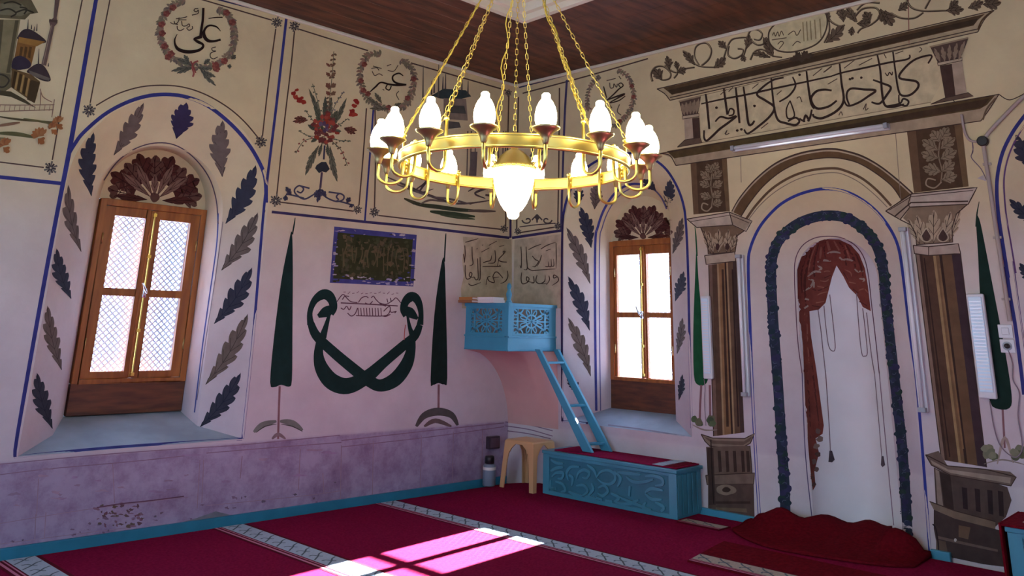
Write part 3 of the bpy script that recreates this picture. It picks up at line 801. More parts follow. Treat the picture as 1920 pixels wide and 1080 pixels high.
def plate(name, label, cat, s, z, inner):
    F = lambda a, b, c: FR(s+a, z+b, -c)
    root = thing(name, label, cat, F(0, 0, 0))
    bm = BM(); fbox(bm, F, -.042, .042, -.042, .042, .001, .012); bevel(bm, .004); link('plate', bm, M['white_plastic'], root)
    inner(F, root)
def rocker(F, r):
    bm = BM(); fbox(bm, F, -.022, .022, -.022, .022, .0122, .018); bevel(bm, .003); link('rocker', bm, M['white_plastic'], r)
def plug(F, r):
    bm = BM(); tube(bm, [F(0, 0, .0122), F(0, 0, .015)], .028, 20); link('socket_well', bm, M['grey_plastic'], r)
    bm = BM(); tube(bm, [F(0, 0, .0152), F(0, 0, .03), F(0, -.004, .045)], [.017, .016, .010], 14); link('plug', bm, M['black_plastic'], r, True)
plate('light_switch', 'white square light switch above the socket at the right edge', 'switch', 4.415, 1.497, rocker)
plate('wall_socket', 'white wall socket with black plug below the light switch', 'socket', 4.415, 1.405, plug)
bm = BM()
tube(bm, [FR(s, z, -.012) for s, z in [p[:2] for p in spline([(4.415, 1.385), (4.43, 1.30), (4.42, 1.2), (4.445, 1.12), (4.42, .98), (4.42, .80), (4.37, .735), (4.30, .79), (4.275, .9), (4.27, 1.06)], 8)]], .0035, 6)
tag(link('power_cable', bm, M['cable'], smooth=True), 'thin grey cable looping from the socket to the right light bar', 'cable')
bm = BM()
tube(bm, [FR(s, z, -.014) for s, z in [p[:2] for p in spline([(2.19, 1.08), (2.195, 1.0), (2.185, .9), (2.19, .72)], 6)]], .003, 6)
tag(link('power_cable', bm, M['cable'], smooth=True), 'thin cable hanging below the left light bar beside the pilaster', 'cable')
# conduit with round box, right edge
t = thing('conduit', 'painted cable conduit with round black box running down right of the pilaster', 'conduit', FR(4.44, 2.76, 0))
bm = BM(); tube(bm, [FR(4.44, 2.74, -.015), FR(4.445, 2.2, -.015), FR(4.45, 1.56, -.015)], .013, 10)
for z in (2.6, 2.1, 1.7): fbox(bm, lambda a, b, c: FR(a, b, -c), 4.42, 4.47, z-.008, z+.008, .001, .018)
link('vertical_pipe', bm, M['pipe'], t)
bm = BM(); tube(bm, [FR(s, z, -.015) for s, z in [p[:2] for p in spline([(4.45, 2.78), (4.55, 2.88), (4.75, 3.05), (4.95, 3.13), (5.3, 3.2)], 6)]], .013, 10); link('branch_pipe', bm, M['pipe'], t, True)
bm = BM(); tube(bm, [FR(s, z, -.014) for s, z in [p[:2] for p in spline([(4.41, 2.76), (4.36, 2.78), (4.335, 2.85), (4.33, 2.97)], 6)]], .009, 8); link('cable_bend', bm, M['pipe'], t, True)
bm = BM(); tube(bm, [FR(4.44, 2.76, -.001), FR(4.44, 2.76, -.03), FR(4.44, 2.76, -.036)], [.036, .036, .03], 18); link('round_box', bm, M['black_plastic'], t)

# chest at the right edge
b2 = at_z(1883, 1078, .11); ex2 = UR.copy(); ey2 = NR.copy()
p0 = at_z(1886, 982, .475)
b2 = Vector((p0.x, p0.y, .076))
r2, F2 = chest('blue_cabinet', 'bright turquoise chest cut off by the right edge of the photo', b2, ex2, ey2, 1.1, .42, .385)
r2['label'] = 'turquoise panelled chest under a red rug at the bottom right edge'
bm = BM(); fbox(bm, F2, -.02, 1.12, .387, .401, -.02, .43); fbox(bm, F2, -.034, -.021, .005, .401, -.02, .43); bevel(bm, .004)
t = thing('cabinet_rug', 'red rug draped over the chest at the bottom right edge', 'rug', F2(.5, .387, .2)); link('field', bm, M['deep_red'], t)
bm = BM(); fbox(bm, F2, .06, 1.1, .4015, .403, .10, .30); link('border_band', bm, M['band_beige'], t)

# ------------------------------------------------------------------ chandelier
def chandelier():
    az = math.radians(46.1); c = Vector((3.85*math.cos(az), 3.85*math.sin(az), 0)); zr = 2.20; R, RL = .55, .647; HUB = 3.36
    root = thing('chandelier', 'large round brass chandelier with sixteen lit lamps and a hanging globe', 'chandelier', (c.x, c.y, HUB))
    toward = math.atan2(-c.y, -c.x)
    def P(r, a, z): return Vector((c.x+r*math.cos(a), c.y+r*math.sin(a), z))
    bm = BM()
    for k in range(96):
        a, b = 2*PI*k/96, 2*PI*(k+1)/96
        q = [P(R-.006, a, zr-.025), P(R+.006, a, zr-.025), P(R+.006, a, zr+.025), P(R-.006, a, zr+.025)]; w = [P(R-.006, b, zr-.025), P(R+.006, b, zr-.025), P(R+.006, b, zr+.025), P(R-.006, b, zr+.025)]
        for i in range(4): quad(bm, [q[i], q[(i+1) % 4], w[(i+1) % 4], w[i]])
    for s in (-1, 1): tube(bm, [P(R, 2*PI*k/96, zr+s*.025) for k in range(96)], .008, 8, closed=True)
    bmesh.ops.remove_doubles(bm, verts=bm.verts, dist=1e-5)
    smooth_by_angle(link('ring', bm, M['brass'], root), 50)
    chain_at = {}
    for k in range(16):
        a = toward+2*PI*(k+.5)/16; i = k if k < 8 else k-16
        off = abs(((k+.5)*22.5+180) % 360-180); tall = min(abs(off-q) for q in (33.75, 78.75, 123.75, 168.75)) < 1
        zt = zr+.115 if tall else zr+.04
        if tall: chain_at[k] = (a, zt)
        bm = BM()
        pts = [P(R-.016, a, zt), P(R-.016, a, 2.13)]
        for j in range(1, 9):
            th = PI*j/8; pts.append(P((R-.016+RL)/2-math.cos(th)*(RL-R+.016)/2, a, 2.115-.04*math.sin(th)))
        pts += [P(RL, a, 2.14), P(RL, a, 2.185)]
        tube(bm, pts, .0075, 8)
        lathe(bm, [(0, -.012), (.011, -.006), (.011, .006), (0, .012)], P(R-.016, a, zt), 10)
        fbox(bm, lambda u, v, w: P(R-.012+u, a, zr+v)+Vector((-math.sin(a), math.cos(a), 0))*w, 0, .008, -.012, .012, -.010, .010)
        arm = link('arm', bm, M['brass'], root, True)
        bm = BM(); lathe(bm, [(.009, -.052), (.014, -.045), (.017, -.03), (.026, -.012), (.044, .004), (.058, .012), (.060, .018), (.054, .020), (.045, .016), (0, .012)], P(RL, a, 2.219), 20)
        cup = link('cup', bm, M['old_brass'], arm, True)
        bm = BM(); lathe(bm, [(.034, 0), (.041, .013), (.046, .038), (.045, .062), (.039, .088), (.029, .110), (.019, .123), (.018, .131), (.018, .141), (.012, .148), (0, .150)], P(RL, a, 2.234), 20)
        link('lamp_glass', bm, M['bulb'], arm, True)['label'] = 'lit white flame-shaped glass'
    hub = P(0, 0, HUB)
    bm = BM(); lathe(bm, [(0, -.03), (.02, -.025), (.05, -.01), (.055, .01), (.03, .03), (.012, .05), (0, .06)], hub, 20); tube(bm, [hub+Vector((0, 0, .04)), hub+Vector((0, 0, 2.2))], .008, 8)
    link('hub', bm, M['brass'], root, True)
    def chain(p, q, nm='chain', r=.0019, ln=.036):
        bm = BM(); d = q-p; L = d.length; d.normalize(); a = d.orthogonal().normalized(); b = d.cross(a); n = max(2, int(L/(ln*.78)))
        for i in range(n):
            m = p+d*(L*(i+.5)/n); s = a if i % 2 else b; h = ln/2-r; w = .0066
            pts = [m+d*(h-w+w*math.cos(t))+s*w*math.sin(t) if math.cos(t) >= 0 else m+d*(-(h-w)+w*math.cos(t))+s*w*math.sin(t) for t in [2*PI*j/12 for j in range(12)]]
            tube(bm, pts, r, 5, closed=True)
        return link(nm, bm, M['brass'], root, True)
    hubr = .045
    for k, (a, zt) in chain_at.items():
        chain(P(R-.016, a, zt+.01), P(hubr, a, HUB-.01))
    for k in list(chain_at)[::2]:                     # cords that run down along some chains
        a, zt = chain_at[k]; s = Vector((-math.sin(a), math.cos(a), 0)); p, q = P(R-.016, a, zt), P(hubr, a, HUB-.01); bm = BM()
        tube(bm, [p.lerp(q, t/24)+s*.014*math.sin(t*1.25)+s*.01 for t in range(25)], .0034, 6)
        link('cord', bm, mat('yellow_cord', 'c2a83c', .5), root, True)['label'] = 'yellow power cord woven along the chain'
    # globe under the ring
    bm = BM(); lathe(bm, [(.098, 2.185), (.100, 2.155), (.095, 2.11), (.083, 2.06), (.064, 2.015), (.044, 1.985), (.030, 1.975), (.028, 1.955), (.018, 1.943), (0, 1.941)], P(0, 0, 0), 32)
    gl = link('globe_glass', bm, M['globe'], root, True); gl['label'] = 'large lit white urn-shaped glass in the middle'
    bm = BM(); lathe(bm, [(.102, 2.178), (.105, 2.19), (.098, 2.202), (.086, 2.215), (.070, 2.242), (.042, 2.268), (.018, 2.28), (.010, 2.32), (0, 2.325)], P(0, 0, 0), 32)
    for k in range(28):
        a = 2*PI*k/28; lathe(bm, [(0, -.006), (.006, 0), (0, .006)], P(.103, a, 2.187), 6)
    for s in (0, PI):                                 # side rings
        tube(bm, [P(.112, toward+PI/2+s, 2.205)+Vector((0, 0, .014*math.sin(t)))+Vector((math.cos(toward+PI/2+s), math.sin(toward+PI/2+s), 0))*.014*math.cos(t) for t in [2*PI*j/14 for j in range(14)]], .003, 6, closed=True)
    smooth_by_angle(link('globe_cap', bm, M['brass'], root), 50)
    chain(P(0, 0, 2.315), P(0, 0, HUB-.03))
chandelier()
# ------------------------------------------------------------------ wall painting
# Every stroke is a thin film of paint lying on the plaster; its outline is found where the sight line meets the real wall surface.
def world_bvh(objs):
    vs, fs = [], []
    for o in objs:
        n = len(vs); vs += [o.matrix_world @ v.co for v in o.data.vertices]; fs += [[n+i for i in p.vertices] for p in o.data.polygons]
    return BVHTree.FromPolygons(vs, fs)
WALLS = world_bvh([wall_left, wall_right])
CONE_BVH = world_bvh([CONE])
PAINT = {}
def paint_mat(c):
    if c not in PAINT:
        r = srgb(c); PAINT[c] = mat('paint_'+c, r, .85, var=.22, scale=14, spec=.15)
    return PAINT[c]

def X(x0, y0, s): return lambda pts: [(x0+p[0]/s, y0+p[1]/s) for p in pts]
c1, c2, c3, c4 = X(0, 0, 2.571), X(0, 400, 2.571), X(0, 700, 2.842), X(480, 0, 2.571)
c5, c6, c7, c8 = X(480, 380, 2.348), X(660, 100, 3.177), X(840, 380, 2.572), X(840, 680, 2.7)
e0, e1, e2, e3, e4 = X(1200, 0, 2.667), X(1240, 220, 2.7), X(1560, 220, 2.7), X(1280, 600, 2.25), X(1560, 600, 2.25)
d0, d1, d2, d3, d4, d5, d6 = X(0, 0, 3), X(270, 0, 5.4), X(500, 80, 3.375), X(650, 90, 3.084), X(560, 420, 3.177), X(850, 430, 4.318), X(960, 130, 3.485)
g0, g1, g2, g3, g4, g5, g6 = X(1200, 0, 3.6), X(1540, 0, 3.6), X(1040, 300, 2.077), X(1470, 420, 3.856), X(1380, 380, 3.176), X(1720, 900, 6), X(1780, 180, 3.372)

class Paint:
    def __init__(self, name, label, wall, bvh=None, base=0):
        self.base = base
        self.name, self.label, self.wall, self.bm, self.mats, self.layer = name, label, wall, BM(), [], 0
        self.bvh = bvh or WALLS
    def mi(self, c):
        if c not in self.mats: self.mats.append(c)
        return self.mats.index(c)
    def hit(self, x, y):
        d = ray(x, y).normalized(); h = self.bvh.ray_cast(EYE, d)
        if h[0] is None: return None
        n = h[1] if h[1].dot(d) < 0 else -h[1]
        return h[0]+n*(.0010+.00013*(self.layer+self.base))
    def tris(self, T, c):
        mi = self.mi(c); cache = {}
        def V(p):
            k = (round(p[0], 2), round(p[1], 2))
            if k not in cache:
                q = self.hit(*p); cache[k] = self.bm.verts.new(q) if q is not None else None
            return cache[k]
        for t in T:
            v = [V(p) for p in t]
            if None in v or len(set(v)) < 3: continue
            span = max((a.co-b.co).length for a in v for b in v); px = max(math.dist(a, b) for a in t for b in t)
            if span > .006+px*.02: continue               # would bridge two surfaces
            try: self.bm.faces.new(v).material_index = mi
            except ValueError: pass
    def fill(self, pts, c, L=14, layer=None):
        if layer is not None: self.layer = layer
        P = [Vector((p[0], p[1], 0)) for p in pts]
        T = [[(P[i].x, P[i].y) for i in t] for t in tessellate_polygon([P])]
        out = []
        while T:
            t = T.pop(); e = [math.dist(t[i], t[(i+1) % 3]) for i in range(3)]; m = max(e)
            if m <= L: out.append(t); continue
            i = e.index(m); a, b, q = t[i], t[(i+1) % 3], t[(i+2) % 3]; mid = ((a[0]+b[0])/2, (a[1]+b[1])/2)
            T += [(a, mid, q), (mid, b, q)]
        self.tris(out, c); self.layer += 1; return self
    def stroke(self, pts, w, c, smooth=True, n=5, taper=False, closed=False, layer=None):
        if layer is not None: self.layer = layer
        P = [(p[0], p[1]) for p in pts]
        if smooth and len(P) > 2:
            if isinstance(w, (list, tuple)):
                S = spline([(p[0], p[1], q) for p, q in zip(P, w)], n); P = [(s[0], s[1]) for s in S]; w = [max(.4, s[2]) for s in S]
            else: P = [(s[0], s[1]) for s in spline(P, n, closed)]
        # keep pieces short so that the film follows curved plaster
        Q, W = [], []
        ww = w if isinstance(w, (list, tuple)) else [w]*len(P)
        if closed: P = P+[P[0]]; ww = list(ww)+[ww[0]]
        for i in range(len(P)-1):
            k = max(1, int(math.dist(P[i], P[i+1])/10))
            for j in range(k):
                t = j/k; Q.append((P[i][0]+(P[i+1][0]-P[i][0])*t, P[i][1]+(P[i+1][1]-P[i][1])*t)); W.append(ww[i]+(ww[i+1]-ww[i])*t)
        Q.append(P[-1]); W.append(ww[-1]); N = len(Q)
        if taper: W = [x*(.25+.75*math.sin(PI*min(1, (i+.6)/N)) if taper is True else 1-taper*i/N) for i, x in enumerate(W)]
        R = []
        for i in range(N):
            a, b = Q[max(0, i-1)], Q[min(N-1, i+1)]; dx, dy = b[0]-a[0], b[1]-a[1]; l = math.hypot(dx, dy) or 1
            nx_, ny_ = -dy/l*W[i]/2, dx/l*W[i]/2
            R.append(((Q[i][0]+nx_, Q[i][1]+ny_), (Q[i][0]-nx_, Q[i][1]-ny_)))
        T = []
        for a, b in zip(R, R[1:]): T += [(a[0], a[1], b[1]), (a[0], b[1], b[0])]
        self.tris(T, c); self.layer += 1; return self
    def blob(self, x, y, rx, ry, c, rough=.15, n=10, rot=0):
        p = []
        for k in range(n):
            t = 2*PI*k/n; r = 1+random.uniform(-rough, rough); a, b = rx*r*math.cos(t), ry*r*math.sin(t)
            p.append((x+a*math.cos(rot)-b*math.sin(rot), y+a*math.sin(rot)+b*math.cos(rot)))
        l = self.layer; self.fill([q[:2] for q in spline(p, 2, True)], c); self.layer = l+.15
    def leaf(self, p0, p1, w, c, c2=None, lobes=5, bend=0., rough=.38):
        """lobed acanthus leaf from base p0 to tip p1."""
        dx, dy = p1[0]-p0[0], p1[1]-p0[1]; l = math.hypot(dx, dy); ux, uy = dx/l, dy/l; L_, R_, ax = [], [], []
        n = lobes*6
        jit = [random.uniform(.8, 1.15) for _ in range(2*lobes+4)]
        for i in range(n+1):
            t = i/n
            sh = (min(1, t/.42)**.8 if t < .42 else max(0, 1-((t-.42)/.58)**2.2))*(1 if t < .97 else .5)
            off = bend*l*math.sin(PI*t); cx_, cy_ = p0[0]+dx*t-uy*off, p0[1]+dy*t+ux*off
            hs = []
            for sd in (0, 1):
                ph = (t*lobes+.5*sd) % 1; k = int(t*lobes+.5*sd)
                lob = 1-rough*1.15+rough*1.5*math.sin(PI*min(1, ph*.62+.05)/1.0*1.0)*jit[2*k+sd] if ph < .86 else 1-rough*1.15
                hs.append((w*.62*sh*lob, .16*w*ph*(1 if ph < .86 else 0)))
            (h0, f0), (h1, f1) = hs
            L_.append((cx_-uy*h0+ux*f0, cy_+ux*h0+uy*f0)); R_.append((cx_+uy*h1+ux*f1, cy_-ux*h1+uy*f1)); ax.append((cx_, cy_))
        b = self.layer
        self.tris([t for i in range(n) for t in ((L_[i], R_[i], R_[i+1]), (L_[i], R_[i+1], L_[i+1]))], c)
        if c2:
            self.layer = b+1; self.stroke(ax[::4], max(1., w*.05), c2, taper=True, layer=b+1)
            for k in range(lobes):
                i = int((k+.15)*6); j = min(n, i+5)
                for S in (L_, R_):
                    q = (ax[j][0]+(S[j][0]-ax[j][0])*.78, ax[j][1]+(S[j][1]-ax[j][1])*.78)
                    self.stroke([ax[i], q], max(.9, w*.04), c2, smooth=False, layer=b+1)
        self.layer = b+.2
    def done(self):
        if not self.bm.verts: return None
        bmesh.ops.remove_doubles(self.bm, verts=self.bm.verts, dist=1e-6)
        me = bpy.data.meshes.new(self.name); self.bm.to_mesh(me); self.bm.free()
        for c in self.mats: me.materials.append(paint_mat(c))
        o = bpy.data.objects.new(self.name, me); COL.objects.link(o); o.parent = self.wall; o['label'] = self.label
        return o

BL, BL2, BR, DK, GR, SL, BN = '3a3d7e', '474a8c', '55423c', '2c2326', '19302d', '3b3d49', '6a5b52'

# ---- ruled borders, left wall
p = Paint('painted_border', 'dark blue painted border lines and arch outline around the left window and panels', wall_left)
p.stroke([(189, -40), (180, 0), (147, 187), (128, 293), (107, 400), (78, 556), (33, 812), (28, 857)], [7, 7.5, 8.5, 9, 8, 8, 7, 6], BL, n=3, layer=0)
p.stroke([(26, 857), (211, 839), (454, 823)], 5, BL, layer=0)
p.stroke([(455, 823), (474, 640), (492, 423), (500, 345), (519, 190), (537, 33)], 5, BL, layer=0)
p.stroke([(128, 290), (140, 270), (156, 249), (194, 216), (233, 194), (272, 181), (311, 177), (350, 182), (389, 198), (428, 228), (459, 261), (482, 296), (497, 333), (499, 380)], 7, BL, layer=1)
p.stroke([(-20, 330), (0, 332), (115, 344)], 7, BL, layer=1)
p.stroke([(497, 396), (684, 416), (778, 425), (955, 446)], 5, '40365e', layer=1)
p.stroke([(400, -5), (412, -1), (539, 32), (700, 79), (861, 129), (969, 162)], 5, '383c62', layer=1)
p.stroke([(700, 205), (692, 310), (684, 414)], 3.4, BL, layer=1)
p.stroke([(957, 400), (957, 446)], 4, '40365e', layer=1)
p.done()
p = Paint('painted_border', 'dark painted border lines around the right wall panels and right window', wall_right)
p.stroke([(973, 163), (1200, 103), (1260, 87), (1400, 47), (1575, 1), (1720, -40)], 5, '383c62', layer=0)
p.stroke([(960, 446), (1054, 432)], 5, '40365e', layer=0)
p.stroke([(1063, 150), (1059, 216), (1055, 330), (1052, 432)], 4, '4a4468', layer=1)
p.stroke(g2([(36, 200), (30, 280), (28, 540), (30, 1018)]), 4, '3a2f55', layer=1)
p.stroke(g2([(30, 1018), (130, 1025)]), 4, '3a2f55', layer=1)
p.stroke([(1055, 410), (1062, 377), (1075, 345), (1095, 319), (1125, 299), (1165, 288), (1205, 290), (1231, 302), (1252, 321), (1270, 351), (1281, 382), (1286, 417), (1290, 500), (1293, 640), (1297, 803)], 4.5, BL, layer=1)
p.stroke([(1118, 770), (1116, 620), (1116, 460), (1121, 425), (1134, 390), (1155, 360), (1180, 346), (1200, 345)], 4.5, BL2, layer=1)
p.stroke([(1126, 770), (1124, 620), (1124, 460), (1129, 427), (1141, 395), (1160, 368), (1182, 354), (1200, 353)], 2, '6a6490', layer=1)
p.stroke([(1200, 345), (1222, 352), (1240, 370), (1250, 392)], 3, '6a6490', layer=1)
p.done()

# ---- thin brown panel frames with corner rosettes
def rosette(p, x, y, r, c='6b6660', c2='403a3c'):
    l = p.layer
    for k in range(12):
        t = PI*k/6+.2; rr = r*(1 if k % 2 else .75)
        p.stroke([(x+r*.12*math.cos(t), y+r*.12*math.sin(t)), (x+rr*math.cos(t), y+rr*math.sin(t))], [r*.14, r*.3], c if k % 2 else c2, smooth=False, layer=l)
    p.layer = l+1
def frame(label, wall, lines, ros, c=BR, w=2.5):
    p = Paint('painted_panel_frame', label, wall)
    for q in lines: p.stroke(q, w, c, layer=0)
    for x, y, r in ros: rosette(p, x, y, r)
    p.done()
frame('thin brown frame line with a rosette around the mosque painting', wall_left, [[(158, -25), (154, 0), (133, 105), (113, 213), (98, 300)], [(-20, 302), (0, 304), (82, 314)]], [(95, 315, 13)])
frame('thin brown frame with rosettes around the wreath above the left window', wall_left,
      [[(211, -25), (206, 0), (186, 103), (169, 193)], [(180, 198), (218, 177), (264, 163), (311, 160), (350, 165), (389, 179), (428, 202), (459, 229), (486, 261)], [(517, 54), (504, 150), (492, 255)], [(370, -3), (381, 0), (510, 38)]],
      [(167, 207, 13), (489, 266, 12), (519, 42, 11)])
frame('thin brown frame with rosettes around the painted bouquet', wall_left,
      [[(552, 58), (545, 130), (533, 230), (519, 364)], [(558, 54), (625, 75), (690, 95)], [(524, 379), (600, 388), (663, 396)], [(687, 203), (681, 290), (673, 385)]], [(552, 49, 11), (517, 376, 12), (670, 393, 9)])
frame('thin brown frame with rosettes around the ship painting behind the chandelier', wall_left,
      [[(703, 204), (704, 290), (702, 392)], [(710, 404), (820, 417), (940, 430)], [(954, 179), (951, 300), (948, 424)], [(770, 118), (850, 141), (948, 169)]], [(702, 398, 10), (945, 429, 8), (953, 174, 7)])
frame('thin brown frame around the narrow panel right of the room corner', wall_right,
      [[(972, 182), (970, 300), (969, 430)], [(970, 437), (1046, 425)], [(1049, 165), (1048, 300), (1046, 420)], [(980, 175), (1100, 143), (1215, 110)]], [(1046, 424, 8), (971, 434, 7)])

# ---- window ornament
p = Paint('painted_leaves', 'grey and brown acanthus leaves painted on the splay of the left window', wall_left)
def lv(C, a, b, w, kind, bend=0., lob=6):
    (q0, q1) = C([a, b]); col, v = {'d': (SL, '2a2c3c'), 'b': ('6f6259', '4b403c'), 'p': ('3a3350', '2a2440')}[kind]
    p.leaf(q0, q1, w, col, v, lob, bend)
lv(c1, (548, 748), (690, 498), 24, 'b', .03); lv(c1, (850, 668), (895, 500), 32, 'p'); lv(c1, (1072, 852), (1072, 585), 29, 'b', -.05); lv(c1, (1088, 1078), (1230, 800), 28, 'd', .06)
lv(c1, (440, 945), (450, 640), 25, 'd', -.08)
p.leaf((152, 472), (128, 348), 20, '6f6259', '4b403c', 5, -.06)
lv(c2, (1068, 275), (1240, 0), 27, 'b', .05); lv(c2, (1033, 532), (1212, 265), 27, 'd', .05); lv(c2, (992, 825), (1192, 488), 27, 'b', .05); lv(c2, (965, 1030), (1158, 772), 26, 'd', .05)
lv(c2, (342, 412), (272, 172), 22, 'd', -.06); lv(c2, (296, 755), (228, 448), 22, 'b', -.04); lv(c2, (252, 1038), (178, 772), 24, 'd', -.05)
p.done()
p = Paint('painted_moulding_lines', 'thin dark lines following the inner arch of the left window', wall_left)
p.stroke(c1([(500, 870), (560, 785), (640, 722), (740, 690), (840, 698), (930, 755), (1005, 850), (1042, 960), (1052, 1080)]), 2.2, '5a4a58', layer=0)
p.stroke(c2([(1052, 0), (1045, 150), (1010, 400), (975, 650), (938, 960)]), 2.4, '4a5590', layer=0)
p.stroke(c2([(1075, 40), (1040, 300), (1000, 560), (950, 900)]), 1.6, '8a7c80', layer=0)
p.done()
def fan(name, label, wall, cx_, cy_, r, sx=1., sy=1., tilt=0.):
    global p
    p = Paint(name, label, wall)
    Q = lambda t, rr: (cx_+rr*sx*math.cos(t), cy_-rr*sy*math.sin(t)+tilt*rr*math.cos(t))
    p.fill([Q(PI*(.08+.84*k/20), r*(.80 if k % 2 else .68)) for k in range(21)]+[Q(PI*(.92-.84*k/20), r*.42) for k in range(21)], '4e2a28')
    for k in range(9):
        t = PI*(.06+.88*k/8); p.leaf(Q(t, r*.44), Q(t, r*(1.0 if k % 2 else .93)), r*.34, '57302c' if k % 2 else '6a4a42', '3a2020', 4, 0)
    for t in (.22, .36, .5, .64, .78):
        p.leaf(Q(PI*t, r*.12), Q(PI*t, r*(.86 if t != .5 else .55)), r*.12, '85685c', '4a302c', 3, 0, .15)
    for s in (.02, .98): p.leaf(Q(PI*s, r*.15), Q(PI*s, r*.8), r*.13, '57302c', '3a2020', 3, 0, .2)
    p.blob(cx_, cy_-r*.06, r*.09, r*.09, '6a4a42')
    p.done()
fan('painted_fan', 'dark red leafy fan painted in the arch over the left casements', wall_left, 290, 376, 96, .98, .92, .06)
fan('painted_fan', 'dark brown leafy fan painted in the arch over the right casements', wall_right, 1206, 446, 62, .95, 1.02, -.02)
p = Paint('painted_leaves', 'grey and brown acanthus leaves painted on the splay of the right window', wall_right)
for a, b, w, k in (((142, 342), (100, 185), 20, 'd'), ((138, 482), (46, 265), 19, 'b'), ((136, 664), (52, 455), 20, 'd'), ((140, 842), (52, 615), 19, 'b'), ((95, 912), (50, 845), 14, 'd'), ((155, 192), (160, 85), 18, 'b'), ((92, 180), (88, 90), 14, 'd'),
                  ((436, 188), (450, 76), 17, 'd'), ((460, 365), (497, 225), 14, 'b'), ((470, 550), (502, 435), 15, 'd'), ((477, 755), (497, 615), 13, 'b'), ((484, 935), (497, 835), 10, 'd'), ((395, 120), (345, 76), 13, 'd')):
    lv(g2, a, b, w, k, .03)
p.done()

# ---- wreath medallions with calligraphy
def wreath(p, paths, w, reds=()):
    for P in paths:
        S = spline(P, 5); n = len(S)
        for i in range(n-1):
            (x, y), (x2, y2) = S[i][:2], S[i+1][:2]; a = math.atan2(y2-y, x2-x)
            for s in (-1, 0, 1):
                t = a+s*.9+random.uniform(-.3, .3); l = w*random.uniform(.7, 1.15)
                p.leaf((x, y), (x+l*math.cos(t), y+l*math.sin(t)), w*.42, random.choice(['7e765e', '8a7a66', '987868', '766a60']), None, 2, 0, .1)
    for x, y, r in reds:
        for k in range(5):
            t = 2*PI*k/5; p.blob(x+r*.55*math.cos(t), y+r*.55*math.sin(t), r*.6, r*.5, '94584c' if k % 2 else '7c463e')
p = Paint('painted_medallion', 'floral wreath around black Arabic script, above the left window', wall_left)
wreath(p, [d1([(420, 10), (300, 50), (210, 140), (165, 260), (165, 380), (210, 500), (280, 580), (380, 640), (500, 680)]), d1([(740, 90), (850, 160), (900, 260), (915, 380), (890, 500), (820, 600), (720, 660), (520, 685)])], 10,
       [(*q, 6) for q in d1([(290, 80), (225, 140), (175, 250), (205, 470), (270, 545), (240, 580), (720, 660), (730, 700), (810, 620), (830, 130), (890, 230), (180, 340)])])
for a, b in (((500, 685), (270, 725)), ((490, 690), (330, 745)), ((480, 670), (330, 600)), ((450, 640), (400, 560)), ((560, 690), (725, 870)), ((540, 690), (690, 690)), ((600, 720), (720, 780)), ((600, 650), (660, 600)), ((840, 670), (880, 675)), ((880, 600), (920, 560))):
    q = d1([a, b]); p.leaf(q[0], q[1], 7, '6a6a5c', '4c4c44', 4, .04)
p.stroke(d1([(545, 620), (500, 640), (485, 690), (500, 740), (490, 780)]), 3.4, 'a05c54'); p.stroke(d1([(470, 620), (500, 690), (520, 740)]), 2.4, '8c4a46')
K = '2b1d1a'
for pts, w in (([(597, 82), (591, 200), (577, 300), (568, 378)], [24, 24, 26, 30]), ([(772, 318), (725, 272), (650, 263), (606, 310), (605, 365), (640, 412), (700, 420), (772, 404)], [6, 16, 20, 24, 36, 34, 24, 22]),
               ([(580, 372), (540, 385), (503, 398), (540, 425), (588, 450), (590, 482), (540, 515), (440, 528), (350, 505), (312, 455), (308, 400), (332, 348)], [34, 32, 18, 30, 24, 26, 30, 36, 34, 22, 14, 6]),
               ([(648, 190), (720, 180), (792, 178)], [8, 12, 12])):
    p.stroke(d1(pts), [v/5.4 for v in w], K)
for pts in ([(545, 88), (512, 92), (502, 112), (528, 122), (545, 105), (540, 140), (480, 156)], [(722, 478), (684, 490), (690, 515), (722, 520), (672, 540), (668, 580), (700, 598), (742, 578)],
            [(262, 230), (290, 245), (325, 240), (345, 215), (350, 180)], [(318, 192), (380, 185), (432, 172)], [(345, 205), (425, 205)], [(300, 215), (310, 245), (340, 250)], [(375, 215), (385, 262), (420, 265), (450, 245), (455, 268), (430, 280)], [(330, 265), (335, 300), (365, 312), (402, 292)], [(425, 285), (450, 310), (485, 292), (482, 268)]):
    p.stroke(d1(pts), 1.7, '4e4038')
p.done()
p = Paint('painted_medallion', 'floral wreath around black Arabic script, right of the painted bouquet', wall_left)
wreath(p, [d3([(200, 35), (125, 42), (85, 110), (78, 200), (110, 280), (170, 330), (240, 352)]), d3([(310, 70), (370, 110), (390, 190), (370, 270), (340, 330), (290, 355)])], 9,
       [(*q, 5) for q in d3([(120, 265), (95, 245), (80, 190), (385, 180), (350, 290), (240, 345), (100, 95)])])
for pts, w in (([(325, 162), (300, 147), (268, 160), (265, 185), (290, 205), (343, 213)], [5, 9, 9, 10, 12, 10]), ([(343, 213), (290, 216), (240, 210), (195, 200), (165, 225), (132, 255)], [10, 12, 11, 9, 10, 6]), ([(238, 205), (224, 232), (244, 244), (256, 220)], [7, 7, 7, 7])):
    p.stroke(d3(pts), [v/3.084 for v in w], K)
for pts in ([(140, 120), (170, 115), (185, 130)], [(145, 135), (160, 160), (185, 150), (205, 160)], [(150, 105), (200, 120)], [(230, 105), (255, 95)], [(235, 130), (270, 135), (295, 100)], [(300, 250), (285, 270), (300, 300)], [(205, 240), (215, 245)]): p.stroke(d3(pts), 1.6, '5a4c42')
for a, b in (((240, 352), (130, 350)), ((200, 345), (120, 290)), ((200, 320), (160, 260)), ((260, 350), (310, 320))):
    q = d3([a, b]); p.leaf(q[0], q[1], 7, '74705e', '54503f', 4)
p.done()
p = Paint('painted_medallion', 'faded wreath around dark Arabic script on the right wall', wall_right)
